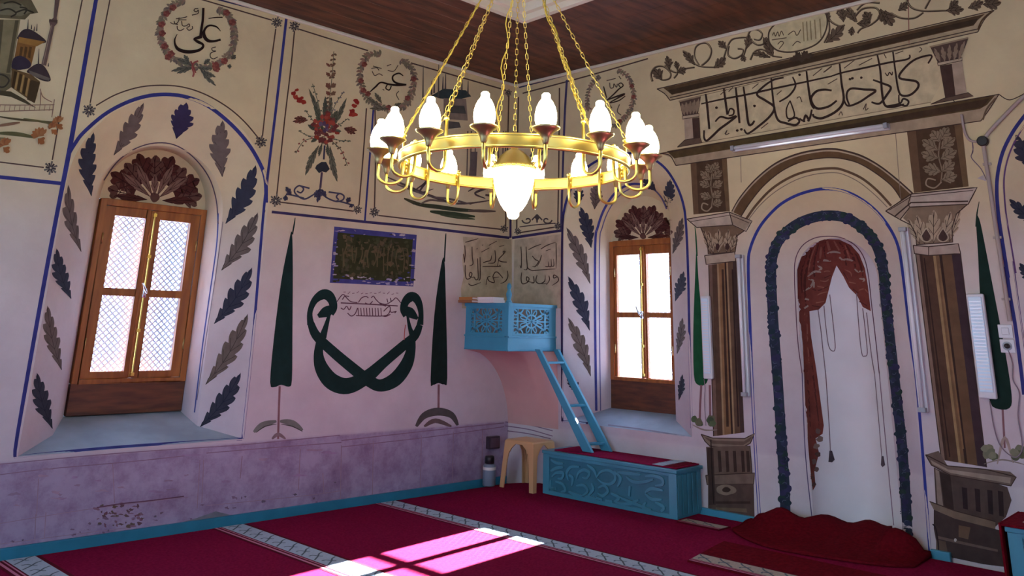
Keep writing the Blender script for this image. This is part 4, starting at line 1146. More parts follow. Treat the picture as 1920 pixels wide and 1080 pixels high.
wreath(p, [d6([(575, 45), (515, 105), (492, 200), (500, 260)]), d6([(690, 5), (755, 45), (788, 120), (795, 200), (770, 275), (720, 330), (670, 375)])], 7, [(*q, 4) for q in d6([(785, 110), (795, 180), (705, 340)])])
for pts, w in (([(600, 112), (610, 150), (622, 192)], [7, 9, 5]), ([(622, 202), (665, 165), (700, 130), (728, 108), (715, 90), (698, 100), (712, 120)], [7, 9, 9, 8, 7, 7, 6]), ([(622, 202), (680, 180), (738, 162), (690, 190), (640, 220), (700, 205), (742, 175)], [8, 11, 12, 9, 7, 8, 6])):
    p.stroke(d6(pts), [v/3.485 for v in w], '40322c')
for pts in ([(640, 88), (645, 122), (665, 118), (668, 95), (685, 118), (690, 95)], [(620, 75), (680, 60)], [(700, 45), (715, 65)], [(640, 230), (655, 255)], [(705, 230), (690, 275), (715, 300)]): p.stroke(d6(pts), 1.7, '5a4c42')
p.done()

# ---- bouquet
p = Paint('painted_bouquet', 'painted vase with tall bouquet of red flowers', wall_left)
GRN, RED = ['5f6350', '6b6a58', '55584c'], ['93402f', '8a3a30', 'a04c3c']
def sprig(P, n, s, cols, c0='5f6350'):
    S = spline(d2(P), 6); p.stroke(S[::3], 1.3, c0, layer=0)
    for k in range(n):
        q = S[int((k+.6)*(len(S)-1)/n)]
        for sg in (-1, 1): p.blob(q[0]+sg*s*.6+random.uniform(-1, 1), q[1]+random.uniform(-s*.5, s*.5), s*.55, s*.4, random.choice(cols), rot=sg*.6)
sprig([(360, 640), (385, 450), (410, 250), (425, 55)], 16, 5, ['6f5a44', '7c5f4a', '6a5546'])
for y, w in ((260, 11), (190, 8), (130, 6), (310, 9)):
    q = d2([(405, y+25), (375, y), (435, y)]); p.leaf(q[0], q[1], w*.7, '7c4f40', None, 3); p.leaf(q[0], q[2], w*.7, '7c5f4a', None, 3)
for P, n, s, cols in (([(360, 560), (330, 400), (290, 260)], 6, 3.4, GRN), ([(380, 560), (430, 400), (490, 310)], 6, 3.4, ['6f6a6c', '5f6350', '7a7078']), ([(340, 560), (290, 490), (245, 430)], 5, 3.4, GRN), ([(400, 570), (460, 520), (515, 480)], 5, 3.4, GRN),
                      ([(340, 590), (270, 590), (205, 560)], 5, 3.2, GRN), ([(400, 600), (470, 620), (525, 620)], 5, 3.2, GRN), ([(345, 600), (240, 620), (185, 700)], 5, 4, ['8a4f44', '6b5a48', '94584c']), ([(395, 610), (470, 680), (510, 780)], 6, 4, ['8a4f44', '94584c', '6b5a48']), ([(390, 610), (430, 640), (450, 660)], 3, 3, GRN)): sprig(P, n, s, cols)
for a, b, w in (((355, 560), (265, 290), 8), ((350, 560), (300, 400), 8), ((395, 560), (505, 350), 8), ((385, 540), (445, 430), 12), ((360, 500), (370, 340), 8), ((375, 520), (410, 345), 8), ((330, 560), (325, 420), 7),
                ((330, 650), (245, 840), 10), ((400, 655), (447, 880), 10), ((350, 640), (330, 720), 6), ((385, 640), (390, 720), 6), ((320, 560), (260, 520), 7), ((420, 560), (470, 560), 7), ((330, 600), (280, 630), 6)):
    q = d2([a, b]); p.leaf(q[0], q[1], w, random.choice(GRN), '454a3e', 6, .03, .25)
for a, b in (((260, 490), (165, 500)), ((250, 480), (175, 480)), ((490, 540), (570, 555)), ((490, 545), (560, 575))):
    q = d2([a, b]); p.leaf(q[0], q[1], 8, '7c4a3c', '4e3028', 4)
for x, y, r in ((170, 320, 4.5), (185, 345, 5.5), (205, 365, 6), (235, 375, 6), (220, 350, 4), (190, 300, 3.5), (565, 370, 5), (555, 400, 5), (540, 435, 6), (555, 455, 6), (575, 380, 4), (530, 455, 4)):
    q = d2([(x, y)])[0]; p.blob(q[0], q[1], r, r*.8, random.choice(['a0382c', '962f28', 'ac4434']), .3)
for k in range(46):
    t = random.uniform(0, 2*PI); r = math.sqrt(random.random()); q = d2([(370+78*r*math.cos(t), 545+105*r*math.sin(t))])[0]
    p.blob(q[0], q[1], random.uniform(3, 6), random.uniform(3, 5), random.choice(RED+['7a4a44', '6c3a36']), .3)
for k in range(7):
    q = d2([(355+random.uniform(-15, 25), 535+random.uniform(-30, 30))])[0]; p.blob(q[0], q[1], 3.2, 4.5, random.choice(['4a3a52', '5a4660', '6a5a74']), .3)
p.layer += 2
p.stroke(d2([(366, 650), (360, 740)]), 3.5, '454258'); p.fill(d2([(345, 755), (375, 755), (398, 800), (375, 822), (350, 815), (330, 826), (305, 795), (315, 775)]), '34363c'); p.stroke(d2([(348, 820), (338, 920)]), 4, '5a4a5a')
for P in ([(335, 930), (290, 965), (235, 990), (185, 960), (175, 930), (205, 905), (232, 925), (215, 950), (190, 940)], [(235, 985), (160, 965), (120, 960)], [(205, 905), (270, 922)], [(340, 950), (385, 985), (440, 1005), (480, 995), (487, 970), (460, 955), (440, 975), (455, 995)], [(440, 1000), (500, 1015), (530, 1025)], [(460, 955), (390, 945)]): p.stroke(d2(P), 3, '4c4a5e')
for a, b in (((330, 990), (335, 920)), ((300, 980), (330, 930)), ((375, 980), (345, 930)), ((155, 965), (120, 915)), ((505, 1015), (525, 980)), ((335, 930), (320, 1010)), ((120, 965), (115, 1000)), ((530, 1020), (540, 1040))):
    q = d2([a, b]); p.leaf(q[0], q[1], 8, '4c4a5e', '3a384c', 3)
p.done()

# ---- mosque painting at the left edge
dome = lambda P: [q[:2] for q in spline(P, 4, True)]
p = Paint('painted_mosque', 'painted mosque with domes, minaret and column at the left edge', wall_left)
ST, ST2, OC, DM = '6a6248', '8a805e', '8a6234', '43383a'
p.fill(d0([(-40, 110), (115, 110), (60, 420), (-40, 420)]), ST2); p.fill(d0([(-40, 110), (20, 110), (-10, 420), (-40, 420)]), '5c553e'); p.fill(d0([(85, 115), (105, 115), (55, 410), (35, 410)]), '5c553e')
p.fill(d0([(-40, -30), (160, -30), (215, 72), (170, 80), (140, 110), (-40, 100)]), ST); p.fill(d0([(-40, 20), (120, 20), (170, 70), (120, 90), (-40, 80)]), '7d765c')
for P in ([(0, 60), (50, 50), (90, 75), (60, 95)], [(90, 70), (140, 55), (190, 72)], [(20, 20), (70, 10), (120, 30)], [(110, 40), (150, 50), (135, 80)]): p.stroke(d0(P), 3, '3c382c')
p.fill(d0([(-40, 400), (60, 420), (65, 490), (20, 520), (-40, 510)]), ST); p.stroke(d0([(-40, 430), (10, 420), (50, 450), (20, 490), (-40, 480)]), 3, '3c382c')
p.fill(d0([(-40, 505), (60, 515), (140, 560), (205, 610), (150, 585), (60, 545), (-40, 530)]), '4c4430')
p.fill(d0([(100, 220), (205, 245), (175, 370), (80, 330)]), OC); p.fill(dome(d0([(100, 205), (130, 168), (180, 170), (260, 232), (210, 245), (105, 222)])), DM); p.fill(d0([(105, 208), (255, 235), (205, 262), (105, 240)]), 'a0763c')
for x in (115, 140, 165): p.fill(d0([(x, 262), (x+14, 266), (x+4, 330), (x-10, 322)]), '5e4426')
p.fill(dome(d0([(75, 330), (120, 315), (170, 350), (160, 385), (70, 390)])), '3c3440'); p.fill(dome(d0([(150, 400), (205, 360), (250, 375), (285, 450), (240, 455), (175, 420)])), DM); p.fill(d0([(160, 395), (280, 440), (275, 456), (170, 425)]), '6e665c')
p.fill(d0([(65, 385), (175, 420), (225, 460), (190, 580), (60, 490)]), '6a5434')
for x, y in ((80, 400), (110, 415), (140, 435), (170, 455)): p.fill(d0([(x, y), (x+16, y+6), (x-2, y+100), (x-16, y+90)]), '44341f'); p.fill(d0([(x+18, y+5), (x+28, y+10), (x+10, y+108), (x, y+100)]), 'a58752')
p.fill(d0([(175, 450), (225, 465), (195, 580), (150, 560)]), '4a3c28')
p.fill(d0([(310, -30), (340, -30), (318, 100), (322, 130), (305, 150), (258, 372), (232, 362), (283, 150), (275, 125), (300, 100)]), '6c5850'); p.stroke(d0([(275, 115), (322, 122)]), 5, '54443c'); p.stroke(d0([(290, 140), (262, 270), (240, 360)]), 2, '8e7a6a')
for x, y0, y1 in ((155, 165, 110), (175, 165, 140), (205, 175, 135), (215, 360, 275), (190, 175, 150), (270, 375, 355)): p.stroke(d0([(x, y0), (x+3, y1)]), [2.4, .8], DM, smooth=False)
for P in ([(-20, 590), (100, 592), (305, 590)], [(-20, 628), (300, 618)], [(305, 560), (290, 660)], [(225, 500), (240, 545), (290, 575)], [(228, 520), (225, 590)]): p.stroke(d0(P), 1.6, '8a6a5a')
for x in range(0, 300, 28): p.stroke(d0([(x, 592), (x-6, 625)]), 1.2, '9a7a68', smooth=False)
for P, w, c in (([(-20, 655), (120, 675), (330, 690)], 4, '5a5038'), ([(130, 668), (230, 685), (320, 705)], 4, '66603e'), ([(-20, 710), (110, 690)], 6, '8a6a52'), ([(-20, 750), (90, 755), (200, 775)], 8, '62603e'), ([(-20, 780), (60, 790)], 7, '7a7050')): p.stroke(d0(P), w, c, taper=True)
for cx_, cy_, s in ((330, 690, 1), (225, 770, 1.4), (300, 720, .9), (30, 820, 1.2)):
    for k in range(6):
        t = -PI*.95+k*.42; q = d0([(cx_-10, cy_), (cx_+38*s*math.cos(t), cy_+38*s*math.sin(t))]); p.leaf(q[0], q[1], 6*s, random.choice(['a0673e', '8e5a38', 'a8754a']), None, 2)
    q = d0([(cx_-15, cy_+10), (cx_+20, cy_+35)]); p.leaf(q[0], q[1], 9*s, '9a6238', None, 2)
p.done()

# ---- harbour painting behind the chandelier
p = Paint('painted_harbour', 'painted mosque, ships and shore seen behind the chandelier', wall_left)
p.fill(d3([(490, 275), (560, 235), (690, 245), (720, 280), (640, 300), (540, 292)]), '3c4848'); p.fill(d3([(560, 290), (690, 295), (700, 420), (560, 410)]), '8a7a6c'); p.fill(d3([(575, 330), (680, 335), (690, 380), (580, 375)]), '54524c')
for x, y0, y1 in ((490, 270, 190), (505, 260, 170), (555, 240, 165), (570, 238, 150), (640, 240, 180), (665, 245, 170), (700, 270, 190), (530, 290, 90), (440, 310, 100)): p.stroke(d3([(x, y0), (x+2, y1)]), [3.2, 1.2], '5a5450', smooth=False)
p.fill(d3([(560, 420), (650, 430), (660, 460), (570, 470)]), '605a54')
for x in (700, 720, 745, 830, 850, 880, 905, 920): p.stroke(d3([(x, 480), (x-6, 740)]), 2.2, random.choice(['5e5450', '6e6460', '54505c']), smooth=False)
p.fill(d3([(720, 600), (755, 600), (748, 740), (705, 740)]), '6a5f5c'); p.fill(d3([(835, 480), (870, 490), (860, 600), (830, 600)]), '75695f')
for P, w, c in (([(230, 745), (330, 790), (470, 850), (640, 900), (840, 880)], 5, '5a4c48'), ([(290, 790), (400, 830), (500, 865)], 4, '6b5c56'), ([(380, 830), (440, 790), (470, 760), (420, 835), (500, 815)], 4, '544846'), ([(700, 830), (760, 800), (830, 800), (740, 840), (800, 870)], 5, '544846'), ([(480, 860), (600, 875), (720, 905)], 4, '6b5c56'),
                ([(330, 870), (420, 905), (560, 930)], 7, '4e4a34'), ([(380, 900), (500, 915), (640, 935), (800, 945)], 8, '3e4230'), ([(480, 945), (600, 960), (740, 975)], 9, '3c4630'), ([(700, 940), (860, 945)], 6, '6a5c50'), ([(540, 965), (640, 980), (740, 990)], 5, '4a5038'), ([(420, 905), (480, 880), (560, 890)], 4, '726256'), ([(800, 850), (880, 860)], 5, '5a4c48')): p.stroke(d3(P), w, c, taper=True)
p.done()
p = Paint('painted_scroll', 'small dark scroll ornament low in the narrow panel beside the room corner', wall_right)
for cx_, sg in ((100, 1), (228, -1)):
    p.stroke(d6([(cx_-sg*(34-2.6*k)*math.cos(.55*k), 985+(26-2*k)*math.sin(.55*k)) for k in range(12)]), 2.6, '544a48'); p.stroke(d6([(cx_+sg*30, 985), (164, 955), (164, 1002)]), 2.6, '544a48')
p.stroke(d6([(50, 1030), (160, 1016), (285, 1006)]), 2, '544a48'); p.blob(*d6([(164, 965)])[0], 4, 6, '544a48')
for P in ([(60, 500), (110, 490), (140, 530), (120, 570)], [(190, 560), (230, 500), (265, 500)]): p.stroke(d6(P), 4, '6a6260')
p.done()

# ---- faded green plaque
p = Paint('painted_plaque', 'faded dark green painted panel with flaking blue border', wall_left)
p.fill(d4([(212, 15), (703, 65), (683, 372), (185, 350)]), '4a4884', 40); p.fill(d4([(232, 50), (680, 92), (664, 345), (205, 325)]), '3b3d24', 40)
def inside(u, v): a = (212+(703-212)*u, 15+(65-15)*u); b = (185+(683-185)*u, 350+(372-350)*u); return (a[0]+(b[0]-a[0])*v, a[1]+(b[1]-a[1])*v)
p.layer = 3
for k in range(150):
    q = d4([inside(random.uniform(.1, .9), random.uniform(.15, .85))])[0]; p.blob(q[0], q[1], random.uniform(1.5, 5), random.uniform(1.5, 5), random.choice(['4a4a30', '5c5036', '31351f', '6a5a40', '524a36']), .4)
for u in [.12+.055*k for k in range(15)]:
    a, b = inside(u, random.uniform(.25, .4)), inside(u+random.uniform(-.02, .04), random.uniform(.6, .75)); p.stroke(d4([a, ((a[0]+b[0])/2+random.uniform(-14, 14), (a[1]+b[1])/2), b]), 2.2, '64583c')
p.layer = 6
for k in range(80):
    e = random.random()
    u, v = (random.random(), random.choice([.04, .96, .9, .88])) if e < .62 else (random.choice([.03, .05, .97, .93, .88]), random.random())
    q = d4([inside(u, min(.97, max(.03, v+random.gauss(0, .03))))])[0]; p.blob(q[0], q[1], random.uniform(1, 5.5), random.uniform(.8, 2.2), random.choice(['b8a8ae', 'a89cb4', '3b3d24', 'c4b4b4', '4a4884']), .5)
p.done()

# ---- double waw
p = Paint('painted_calligraphy', 'large dark green mirrored Arabic letters crossing like a bowl', wall_left)
def st(P, w, c=GR, C=d4, s=3.177): p.stroke(C(P), [v/s for v in w], c)
st([(72, 590), (105, 665), (200, 757), (320, 858), (420, 935), (490, 962), (575, 925), (640, 840), (668, 750), (672, 670)], [42, 56, 62, 66, 70, 74, 84, 76, 56, 44])
st([(722, 600), (692, 665), (620, 728), (505, 825), (400, 915), (290, 965), (200, 940), (140, 865), (118, 780), (128, 690)], [36, 50, 58, 62, 80, 96, 100, 84, 58, 44])
st([(72, 600), (66, 530), (92, 460), (138, 422), (175, 425), (200, 460), (205, 500), (185, 530)], [44, 32, 40, 58, 62, 52, 48, 54]); st([(200, 505), (160, 525), (115, 550)], [50, 62, 22]); st([(182, 540), (162, 610), (142, 675)], [18, 30, 46])
st([(722, 600), (728, 540), (718, 480), (695, 440), (665, 435), (635, 465), (625, 510), (645, 540)], [40, 30, 40, 52, 58, 48, 44, 54]); st([(630, 510), (665, 530), (708, 565)], [46, 60, 16]); st([(648, 550), (662, 620), (682, 675)], [14, 24, 40])
p.stroke(d4([(636, 600), (630, 640), (628, 690)]), 1.6, 'b46058')
p.done()
p = Paint('painted_inscription', 'two thin brown lines of Arabic script between the large green letters', wall_left)
q_ = '66444e'
p.stroke(d4([(250, 470), (420, 478), (590, 488)]), 2.2, q_)
for P in ([(228, 462), (262, 420), (285, 440), (310, 462), (350, 468)], [(355, 468), (375, 440), (400, 432), (415, 440)], [(260, 450), (275, 430), (300, 432)], [(432, 440), (445, 430), (460, 450), (490, 478), (520, 490)], [(480, 470), (520, 478), (560, 455), (580, 440), (608, 470)], [(525, 445), (530, 468)], [(545, 440), (550, 462)], [(395, 470), (420, 478), (440, 460)],
          [(250, 500), (268, 508), (285, 490), (300, 512), (312, 490)], [(290, 530), (312, 548), (335, 535), (350, 500)], [(340, 545), (420, 548), (520, 545), (545, 512)], [(505, 520), (540, 490), (548, 525), (580, 520), (570, 530)], [(500, 548), (520, 550), (545, 538)]): p.stroke(d4(P), 1.8, q_)
for x in range(352, 505, 17): p.stroke(d4([(x, 500), (x+3, 546)]), 1.6, q_, smooth=False)
for x in range(265, 600, 26): p.stroke(d4([(x, 412+random.uniform(-6, 10)), (x+14, 406+random.uniform(-6, 10))]), 1.2, '8a6a72', smooth=False)
p.done()

# ---- cypresses
def cypress(label, wall, tip, body, trunk, base, col):
    p = Paint('painted_cypress', label, wall)
    p.stroke(tip, [1.2]+[2.6]*(len(tip)-1), col); p.fill([q[:2] for q in spline(body, 3, True)], col)
    for q in trunk: p.stroke(q, 4, '8a6468')
    for P, w, c in base: p.stroke(P, w, c, taper=True)
    return p
p = cypress('tall dark green painted cypress beside the left window', wall_left, c5([(172, 66), (168, 95), (160, 140)]), c5([(158, 130), (162, 300), (160, 600), (158, 780), (145, 810), (110, 802), (80, 812), (62, 790), (78, 600), (110, 350), (143, 180)]),
            [c5([(104, 808), (100, 920), (97, 1040)])], [(c5([(-10, 1010), (30, 978), (90, 962)]), 11, '7a7a74'), (c5([(105, 962), (160, 970), (205, 1002)]), 11, '7a7a74'), (c5([(0, 1012), (40, 985), (90, 975)]), 2, '4a4a44'), (c5([(110, 975), (160, 985), (205, 1008)]), 2, '4a4a44'), (c5([(70, 1040), (97, 1020), (130, 1040)]), 7, '8a7478')], GR); p.done()
p = cypress('dark green painted cypress left of the corner balcony', wall_left, c5([(836, 135), (834, 160), (829, 260)]), c5([(829, 250), (836, 450), (842, 770), (828, 800), (803, 794), (780, 802), (768, 780), (784, 500), (812, 290)]),
            [c5([(804, 800), (803, 905)])], [(c5([(705, 985), (740, 938), (800, 920), (860, 935), (888, 980)]), 15, '55504e'), (c5([(740, 985), (790, 960), (860, 985)]), 9, '6e5a58')], '1a2a26'); p.done()
p = cypress('green painted cypress half hidden by the left light bar', wall_right, [(1303, 425), (1305, 445), (1307, 480)], [(1306, 470), (1311, 540), (1320, 620), (1328, 700), (1322, 721), (1308, 721), (1301, 702), (1300, 620), (1303, 530)],
            [[(1315, 722), (1313, 760), (1312, 795)], [(1331, 722), (1332, 795)]], [([(1296, 795), (1320, 806), (1345, 806)], 3, '9a8a80')], '1f5636')
for x in (1307, 1331):
    for k in range(6): p.blob(x+random.uniform(-7, 7), 790+random.uniform(-6, 6), 6, 6, random.choice(['5a6a4c', '4c5a44', '6a6a54']))
p.done()
p = cypress('dark green painted cypress behind the right light bar', wall_right, [(1836, 378), (1832, 400), (1830, 425)], [(1830, 410), (1834, 480), (1838, 560), (1848, 680), (1856, 752), (1872, 767), (1893, 765), (1897, 740), (1885, 660), (1866, 560), (1845, 450), (1836, 410)],
            [[(1880, 768), (1884, 840)]], [([(1845, 870), (1880, 862), (1925, 872)], 3, '9a8a80'), ([(1870, 870), (1884, 820), (1900, 868)], 6, 'b09a90')], '1d332b')
for x in (1858, 1912):
    for k in range(8): p.blob(x+random.uniform(-14, 14), 848+random.uniform(-9, 9), 8, 7, random.choice(['7a7a64', '66684f', '8a8870']))
p.done()

# ---- tan ground and scripts in the corner above the balcony
p = Paint('painted_ground', 'tan painted ground behind the corner script, left side', wall_left)
p.fill(d5([(75, 60), (300, 72), (470, 82), (478, 640), (70, 640), (60, 480), (85, 380), (70, 250), (85, 150)]), 'c4b190', 30); p.done()
p = Paint('painted_ground', 'tan painted ground behind the corner script, right side', wall_right)
p.fill(d5([(496, 84), (700, 62), (872, 38), (878, 640), (486, 640)]), 'c6b397', 30); p.done()
def script(label, wall, P, C=d5, w=5.2/4.3, c='4a3930'):
    p = Paint('painted_inscription', label, wall, base=4)
    for q in P: p.stroke(C(q), [w*1.25]+[w*1.5]*(len(q)-2)+[w*.7] if len(q) > 2 else w, c)
    p.done()
script('brown Arabic script left of the room corner above the balcony', wall_left, [[(92, 130), (95, 200), (90, 270)], [(80, 200), (88, 250), (85, 270)], [(150, 140), (152, 220), (158, 280), (130, 295)], [(195, 235), (198, 320), (200, 395), (180, 408), (165, 380)], [(215, 225), (216, 330), (214, 405), (200, 408)], [(95, 290), (95, 350), (105, 400), (135, 395), (150, 360), (135, 350), (130, 380), (180, 395)],
     [(235, 302), (300, 300), (378, 300), (370, 290)], [(240, 270), (270, 260), (300, 250), (310, 210)], [(335, 170), (340, 230), (330, 270), (280, 275)], [(432, 265), (390, 262), (365, 245), (400, 205), (418, 180), (402, 180), (405, 205)], [(365, 245), (355, 300)], [(435, 335), (440, 380), (420, 420), (380, 440)], [(400, 395), (360, 350), (335, 350), (320, 390), (370, 385)], [(320, 390), (330, 430), (290, 420), (275, 390), (300, 380)], [(270, 400), (262, 450)],
     [(95, 105), (150, 90), (200, 75)], [(225, 185), (290, 150)], [(285, 130), (350, 95)], [(370, 140), (410, 130)], [(185, 160), (195, 155)], [(230, 130), (240, 125)], [(120, 440), (150, 455), (220, 430)]])
script('brown Arabic script right of the room corner above the balcony', wall_right, [[(548, 140), (552, 220), (550, 310), (540, 290)], [(590, 140), (594, 230), (598, 320), (570, 325)], [(832, 110), (834, 220), (832, 318)], [(640, 335), (720, 328), (828, 320)], [(640, 335), (610, 320), (600, 300)], [(640, 215), (665, 245), (690, 260), (665, 300), (640, 300)], [(715, 210), (700, 260), (680, 300)], [(745, 300), (770, 300), (770, 260)], [(770, 300), (795, 298), (792, 240)], [(795, 298), (815, 295), (812, 240)],
     [(555, 350), (550, 400), (560, 440), (600, 430), (615, 400), (595, 385), (600, 420), (650, 430)], [(650, 380), (655, 430), (630, 435)], [(680, 370), (670, 420), (700, 440), (740, 420), (745, 370)], [(775, 375), (780, 410), (755, 450)], [(840, 380), (815, 370), (815, 395), (845, 385), (850, 420), (800, 455)], [(610, 165), (660, 140), (715, 120)], [(710, 160), (760, 130), (830, 105)], [(750, 175), (790, 160)], [(700, 440), (760, 440)]])

# ---- dado: painted masonry joints, stains
p = Paint('painted_masonry', 'faint painted block joints and stains on the mauve dado', wall_left)
ml = '8f7288'
for P in ([(0, 485), (300, 455), (640, 425), (1000, 400), (1300, 380), (1810, 330)], [(0, 540), (250, 510), (700, 470), (1000, 438)], [(1100, 425), (1400, 400), (1819, 368)]): p.stroke(c3(P), 1.8, ml, layer=0)
p.stroke([(640, 826), (800, 808), (945, 793)], 1.8, ml, layer=0); p.stroke([(640, 838), (800, 820), (945, 800)], 1.6, ml, layer=0)
for P in ([(0, 800), (500, 720), (1000, 660)], [(1100, 705), (1600, 655), (1819, 625)], [(0, 910), (300, 870), (700, 820)]): p.stroke(c3(P), 1.4, 'a08698', layer=0)
for P in ([(205, 560), (195, 760)], [(245, 740), (235, 880)], [(190, 750), (185, 890)], [(600, 480), (610, 690)], [(1065, 460), (1050, 720)], [(1085, 460), (1075, 690)], [(1290, 440), (1280, 560)], [(1600, 400), (1590, 620)], [(1720, 530), (1725, 640)]): p.stroke(c3(P), 2, 'a08698', smooth=False, layer=0)
for x in (640, 700, 790, 850, 905): p.stroke([(x, 835-(x-640)*.12), (x-2, 940-(x-640)*.14)], 1.6, 'a08698', smooth=False, layer=0)
p.layer = 1
for k in range(46):
    q = c3([(random.uniform(515, 760), random.uniform(695, 815))])[0]; p.blob(q[0], q[1], random.uniform(1.5, 6), random.uniform(1, 3.4), random.choice(['7c5464', '6c5058', '8a6878', '6a5a50']), .5)
p.stroke(c3([(515, 715), (640, 695), (800, 678), (980, 655)]), 2.2, '6e4a5c')
for k in range(34):
    q = c3([(random.uniform(0, 1819), 0)])[0]; y = 1042-q[0]*.158-random.uniform(4, 40); p.blob(q[0], y, random.uniform(1, 5), random.uniform(.8, 2.4), random.choice(['7c6478', '8a7088', '6e6070']), .5)
for k in range(26):
    q = c3([(random.uniform(0, 1819), random.uniform(420, 640))])[0]; p.blob(q[0], q[1]-(q[0]*.1-30), random.uniform(3, 14), random.uniform(1, 3), random.choice(['a88ca0', 'a084a4', '9a8298']), .5)
p.done()
p = Paint('plaster_gap', 'dark gap and grey patch where plaster has come away above the baseboard', wall_left)
p.fill(c3([(880, 818), (1050, 770), (1150, 735), (1230, 755), (1200, 775), (1000, 812)]), '7c7c86'); p.fill(c3([(880, 832), (1000, 812), (1090, 790), (1225, 768), (1150, 790), (1000, 822)]), '241e22'); p.done()
p = Paint('painted_masonry', 'faint painted band behind the beige stool', wall_right)
for P in ([(290, 300), (410, 315), (530, 345)], [(290, 320), (410, 338), (530, 372)], [(300, 345), (410, 360), (520, 385)]): p.stroke(c8(P), 1.8, ml)
p.done()
p = Paint('painted_line', 'thin line curving round the pink corbel under the balcony', CONE, CONE_BVH)
p.stroke(c5([(985, 680), (1020, 730), (1060, 830), (1085, 960)]), 1.8, '8a6a6c'); p.done()
p = Paint('sill_edge_line', 'thin line below the sill of the right window', wall_right)
p.stroke([(1140, 797), (1210, 806), (1284, 818)], 2.4, '8f8898'); p.done()

# ---- pilasters
LT, MD, DKB, OUT = 'b3a08a', '7c6650', '4b3a30', '4a3a34'
def block(p, quad_, C):
    p.fill(C(quad_), '54402f'); a, b, c, d = quad_
    m = lambda u, v: ((a[0]*(1-u)+b[0]*u)*(1-v)+(d[0]*(1-u)+c[0]*u)*v, (a[1]*(1-u)+b[1]*u)*(1-v)+(d[1]*(1-u)+c[1]*u)*v)
    p.fill(C([m(0, 0), m(.16, 0), m(.14, 1), m(0, 1)]), '6e5640'); p.fill(C([m(.86, 0), m(1, 0), m(1, 1), m(.9, 1)]), '725c42')
    S = C([m(.5, .9), m(.55, .7), m(.52, .45), m(.6, .15)]); p.stroke(S, 2.4, '8f7f68')
    sc = math.dist(*C([a, b]))
    for u0, v0, u1, v1 in ((.54, .72, .22, .62), (.54, .72, .78, .6), (.52, .5, .22, .38), (.54, .52, .84, .42), (.53, .38, .26, .18), (.56, .36, .84, .22), (.57, .25, .45, .06), (.58, .22, .74, .05), (.52, .85, .8, .8)):
        q = C([m(u0, v0), m(u1, v1)]); p.leaf(q[0], q[1], sc*.17, '8f7f68', '5a4a3a', 4)
    p.stroke(C([m(.52, .88), m(.38, .96), m(.24, .9), (m(.28, .8)), m(.42, .84)]), 2.6, 'a08f76')
def outline(p, P, C, w=1.8, closed=True): p.stroke(C(P), w, OUT, smooth=False, closed=closed)
def shaft(p, tl, tr, bl_, br_, cuts):
    m = lambda u, v: ((tl[0]*(1-u)+tr[0]*u)*(1-v)+(bl_[0]*(1-u)+br_[0]*u)*v, (tl[1]*(1-u)+tr[1]*u)*(1-v)+(bl_[1]*(1-u)+br_[1]*u)*v)
    for u0, u1, c in cuts: p.fill([m(u0, 0), m(u1, 0), m(u1, 1), m(u0, 1)], c, 60, layer=0)
    for u0, u1, v0, v1, c in ((.24, .32, .06, .93, '5a4536'),) if len(cuts) < 8 else (): p.fill([m(u0, v0), m(u1, v0), m(u1, v1), m(u0, v1)], c, 60, layer=1)
    p.layer = 2
    for u in (0, 1): p.stroke([m(u, 0), m(u, 1)], 1.8, OUT, smooth=False)
    return m
p = Paint('painted_pilaster', 'brown painted pilaster left of the mihrab', wall_right)
block(p, [(148, 235), (332, 208), (347, 475), (163, 492)], e1)
p.fill(e1([(130, 515), (345, 480), (460, 525), (430, 578), (360, 545), (180, 558)]), 'c4b4a0'); p.fill(e1([(350, 485), (455, 527), (425, 572), (362, 540)]), 'a8957e')
for P in ([(130, 515), (345, 480), (460, 525), (430, 578), (362, 545), (180, 558)], ): outline(p, P, e1)
outline(p, [(345, 480), (362, 545)], e1, closed=False); outline(p, [(150, 528), (350, 495), (445, 535)], e1, 1.2, False)
p.fill(e1([(200, 558), (362, 547), (420, 575), (385, 600), (375, 682), (238, 692), (235, 640)]), MD)
for a, b, w in (((290, 690), (290, 570), 14), ((265, 690), (240, 580), 11), ((330, 685), (340, 570), 11), ((350, 680), (385, 590), 10), ((250, 690), (215, 570), 9)):
    q = e1([a, b]); p.leaf(q[0], q[1], w, 'b09c80', '4b3a30', 4)
for x in (285, 335): p.blob(*e1([(x, 655)])[0], 4, 6.5, '4b3230')
outline(p, [(200, 558), (235, 640), (238, 692), (375, 682), (385, 600), (420, 575)], e1, 1.8, False)
p.fill(e1([(220, 700), (372, 682), (378, 728), (228, 745)]), 'b8a690'); outline(p, [(220, 700), (372, 682), (378, 728), (228, 745)], e1)
p.layer = 0
shaft(p, (1329, 497), (1380, 490), (1338, 818), (1395, 811), [(0, .12, '7a6254'), (.12, .30, '5c4638'), (.30, .36, 'a58a68'), (.36, .58, '8c6c4c'), (.58, .64, '3c2c26'), (.64, .70, 'a58a68'), (.70, .88, '66503f'), (.88, 1, '4a3a36')])
p.fill([(1353, 505), (1357, 505), (1367, 800), (1362, 800)], '4a362c', 60); p.fill([(1372, 505), (1375, 505), (1386, 800), (1383, 800)], '3a2c28', 60)
p.fill(e3([(78, 482), (128, 498), (262, 500), (304, 478), (286, 520), (240, 545), (115, 532), (95, 512)]), '8a7868'); p.fill(e3([(90, 492), (130, 508), (258, 512), (292, 492), (284, 510), (255, 528), (125, 522)]), '6a584c'); outline(p, [(78, 482), (128, 498), (262, 500), (304, 478), (286, 520), (240, 545), (115, 532), (95, 512)], e3)
p.fill(e3([(102, 535), (285, 530), (294, 648), (108, 655)]), '6e5c50')
for x in (112, 148, 180, 212, 246, 268): p.fill(e3([(x, 552), (x+13, 552), (x+18, 640), (x+5, 642)]), '43342e')
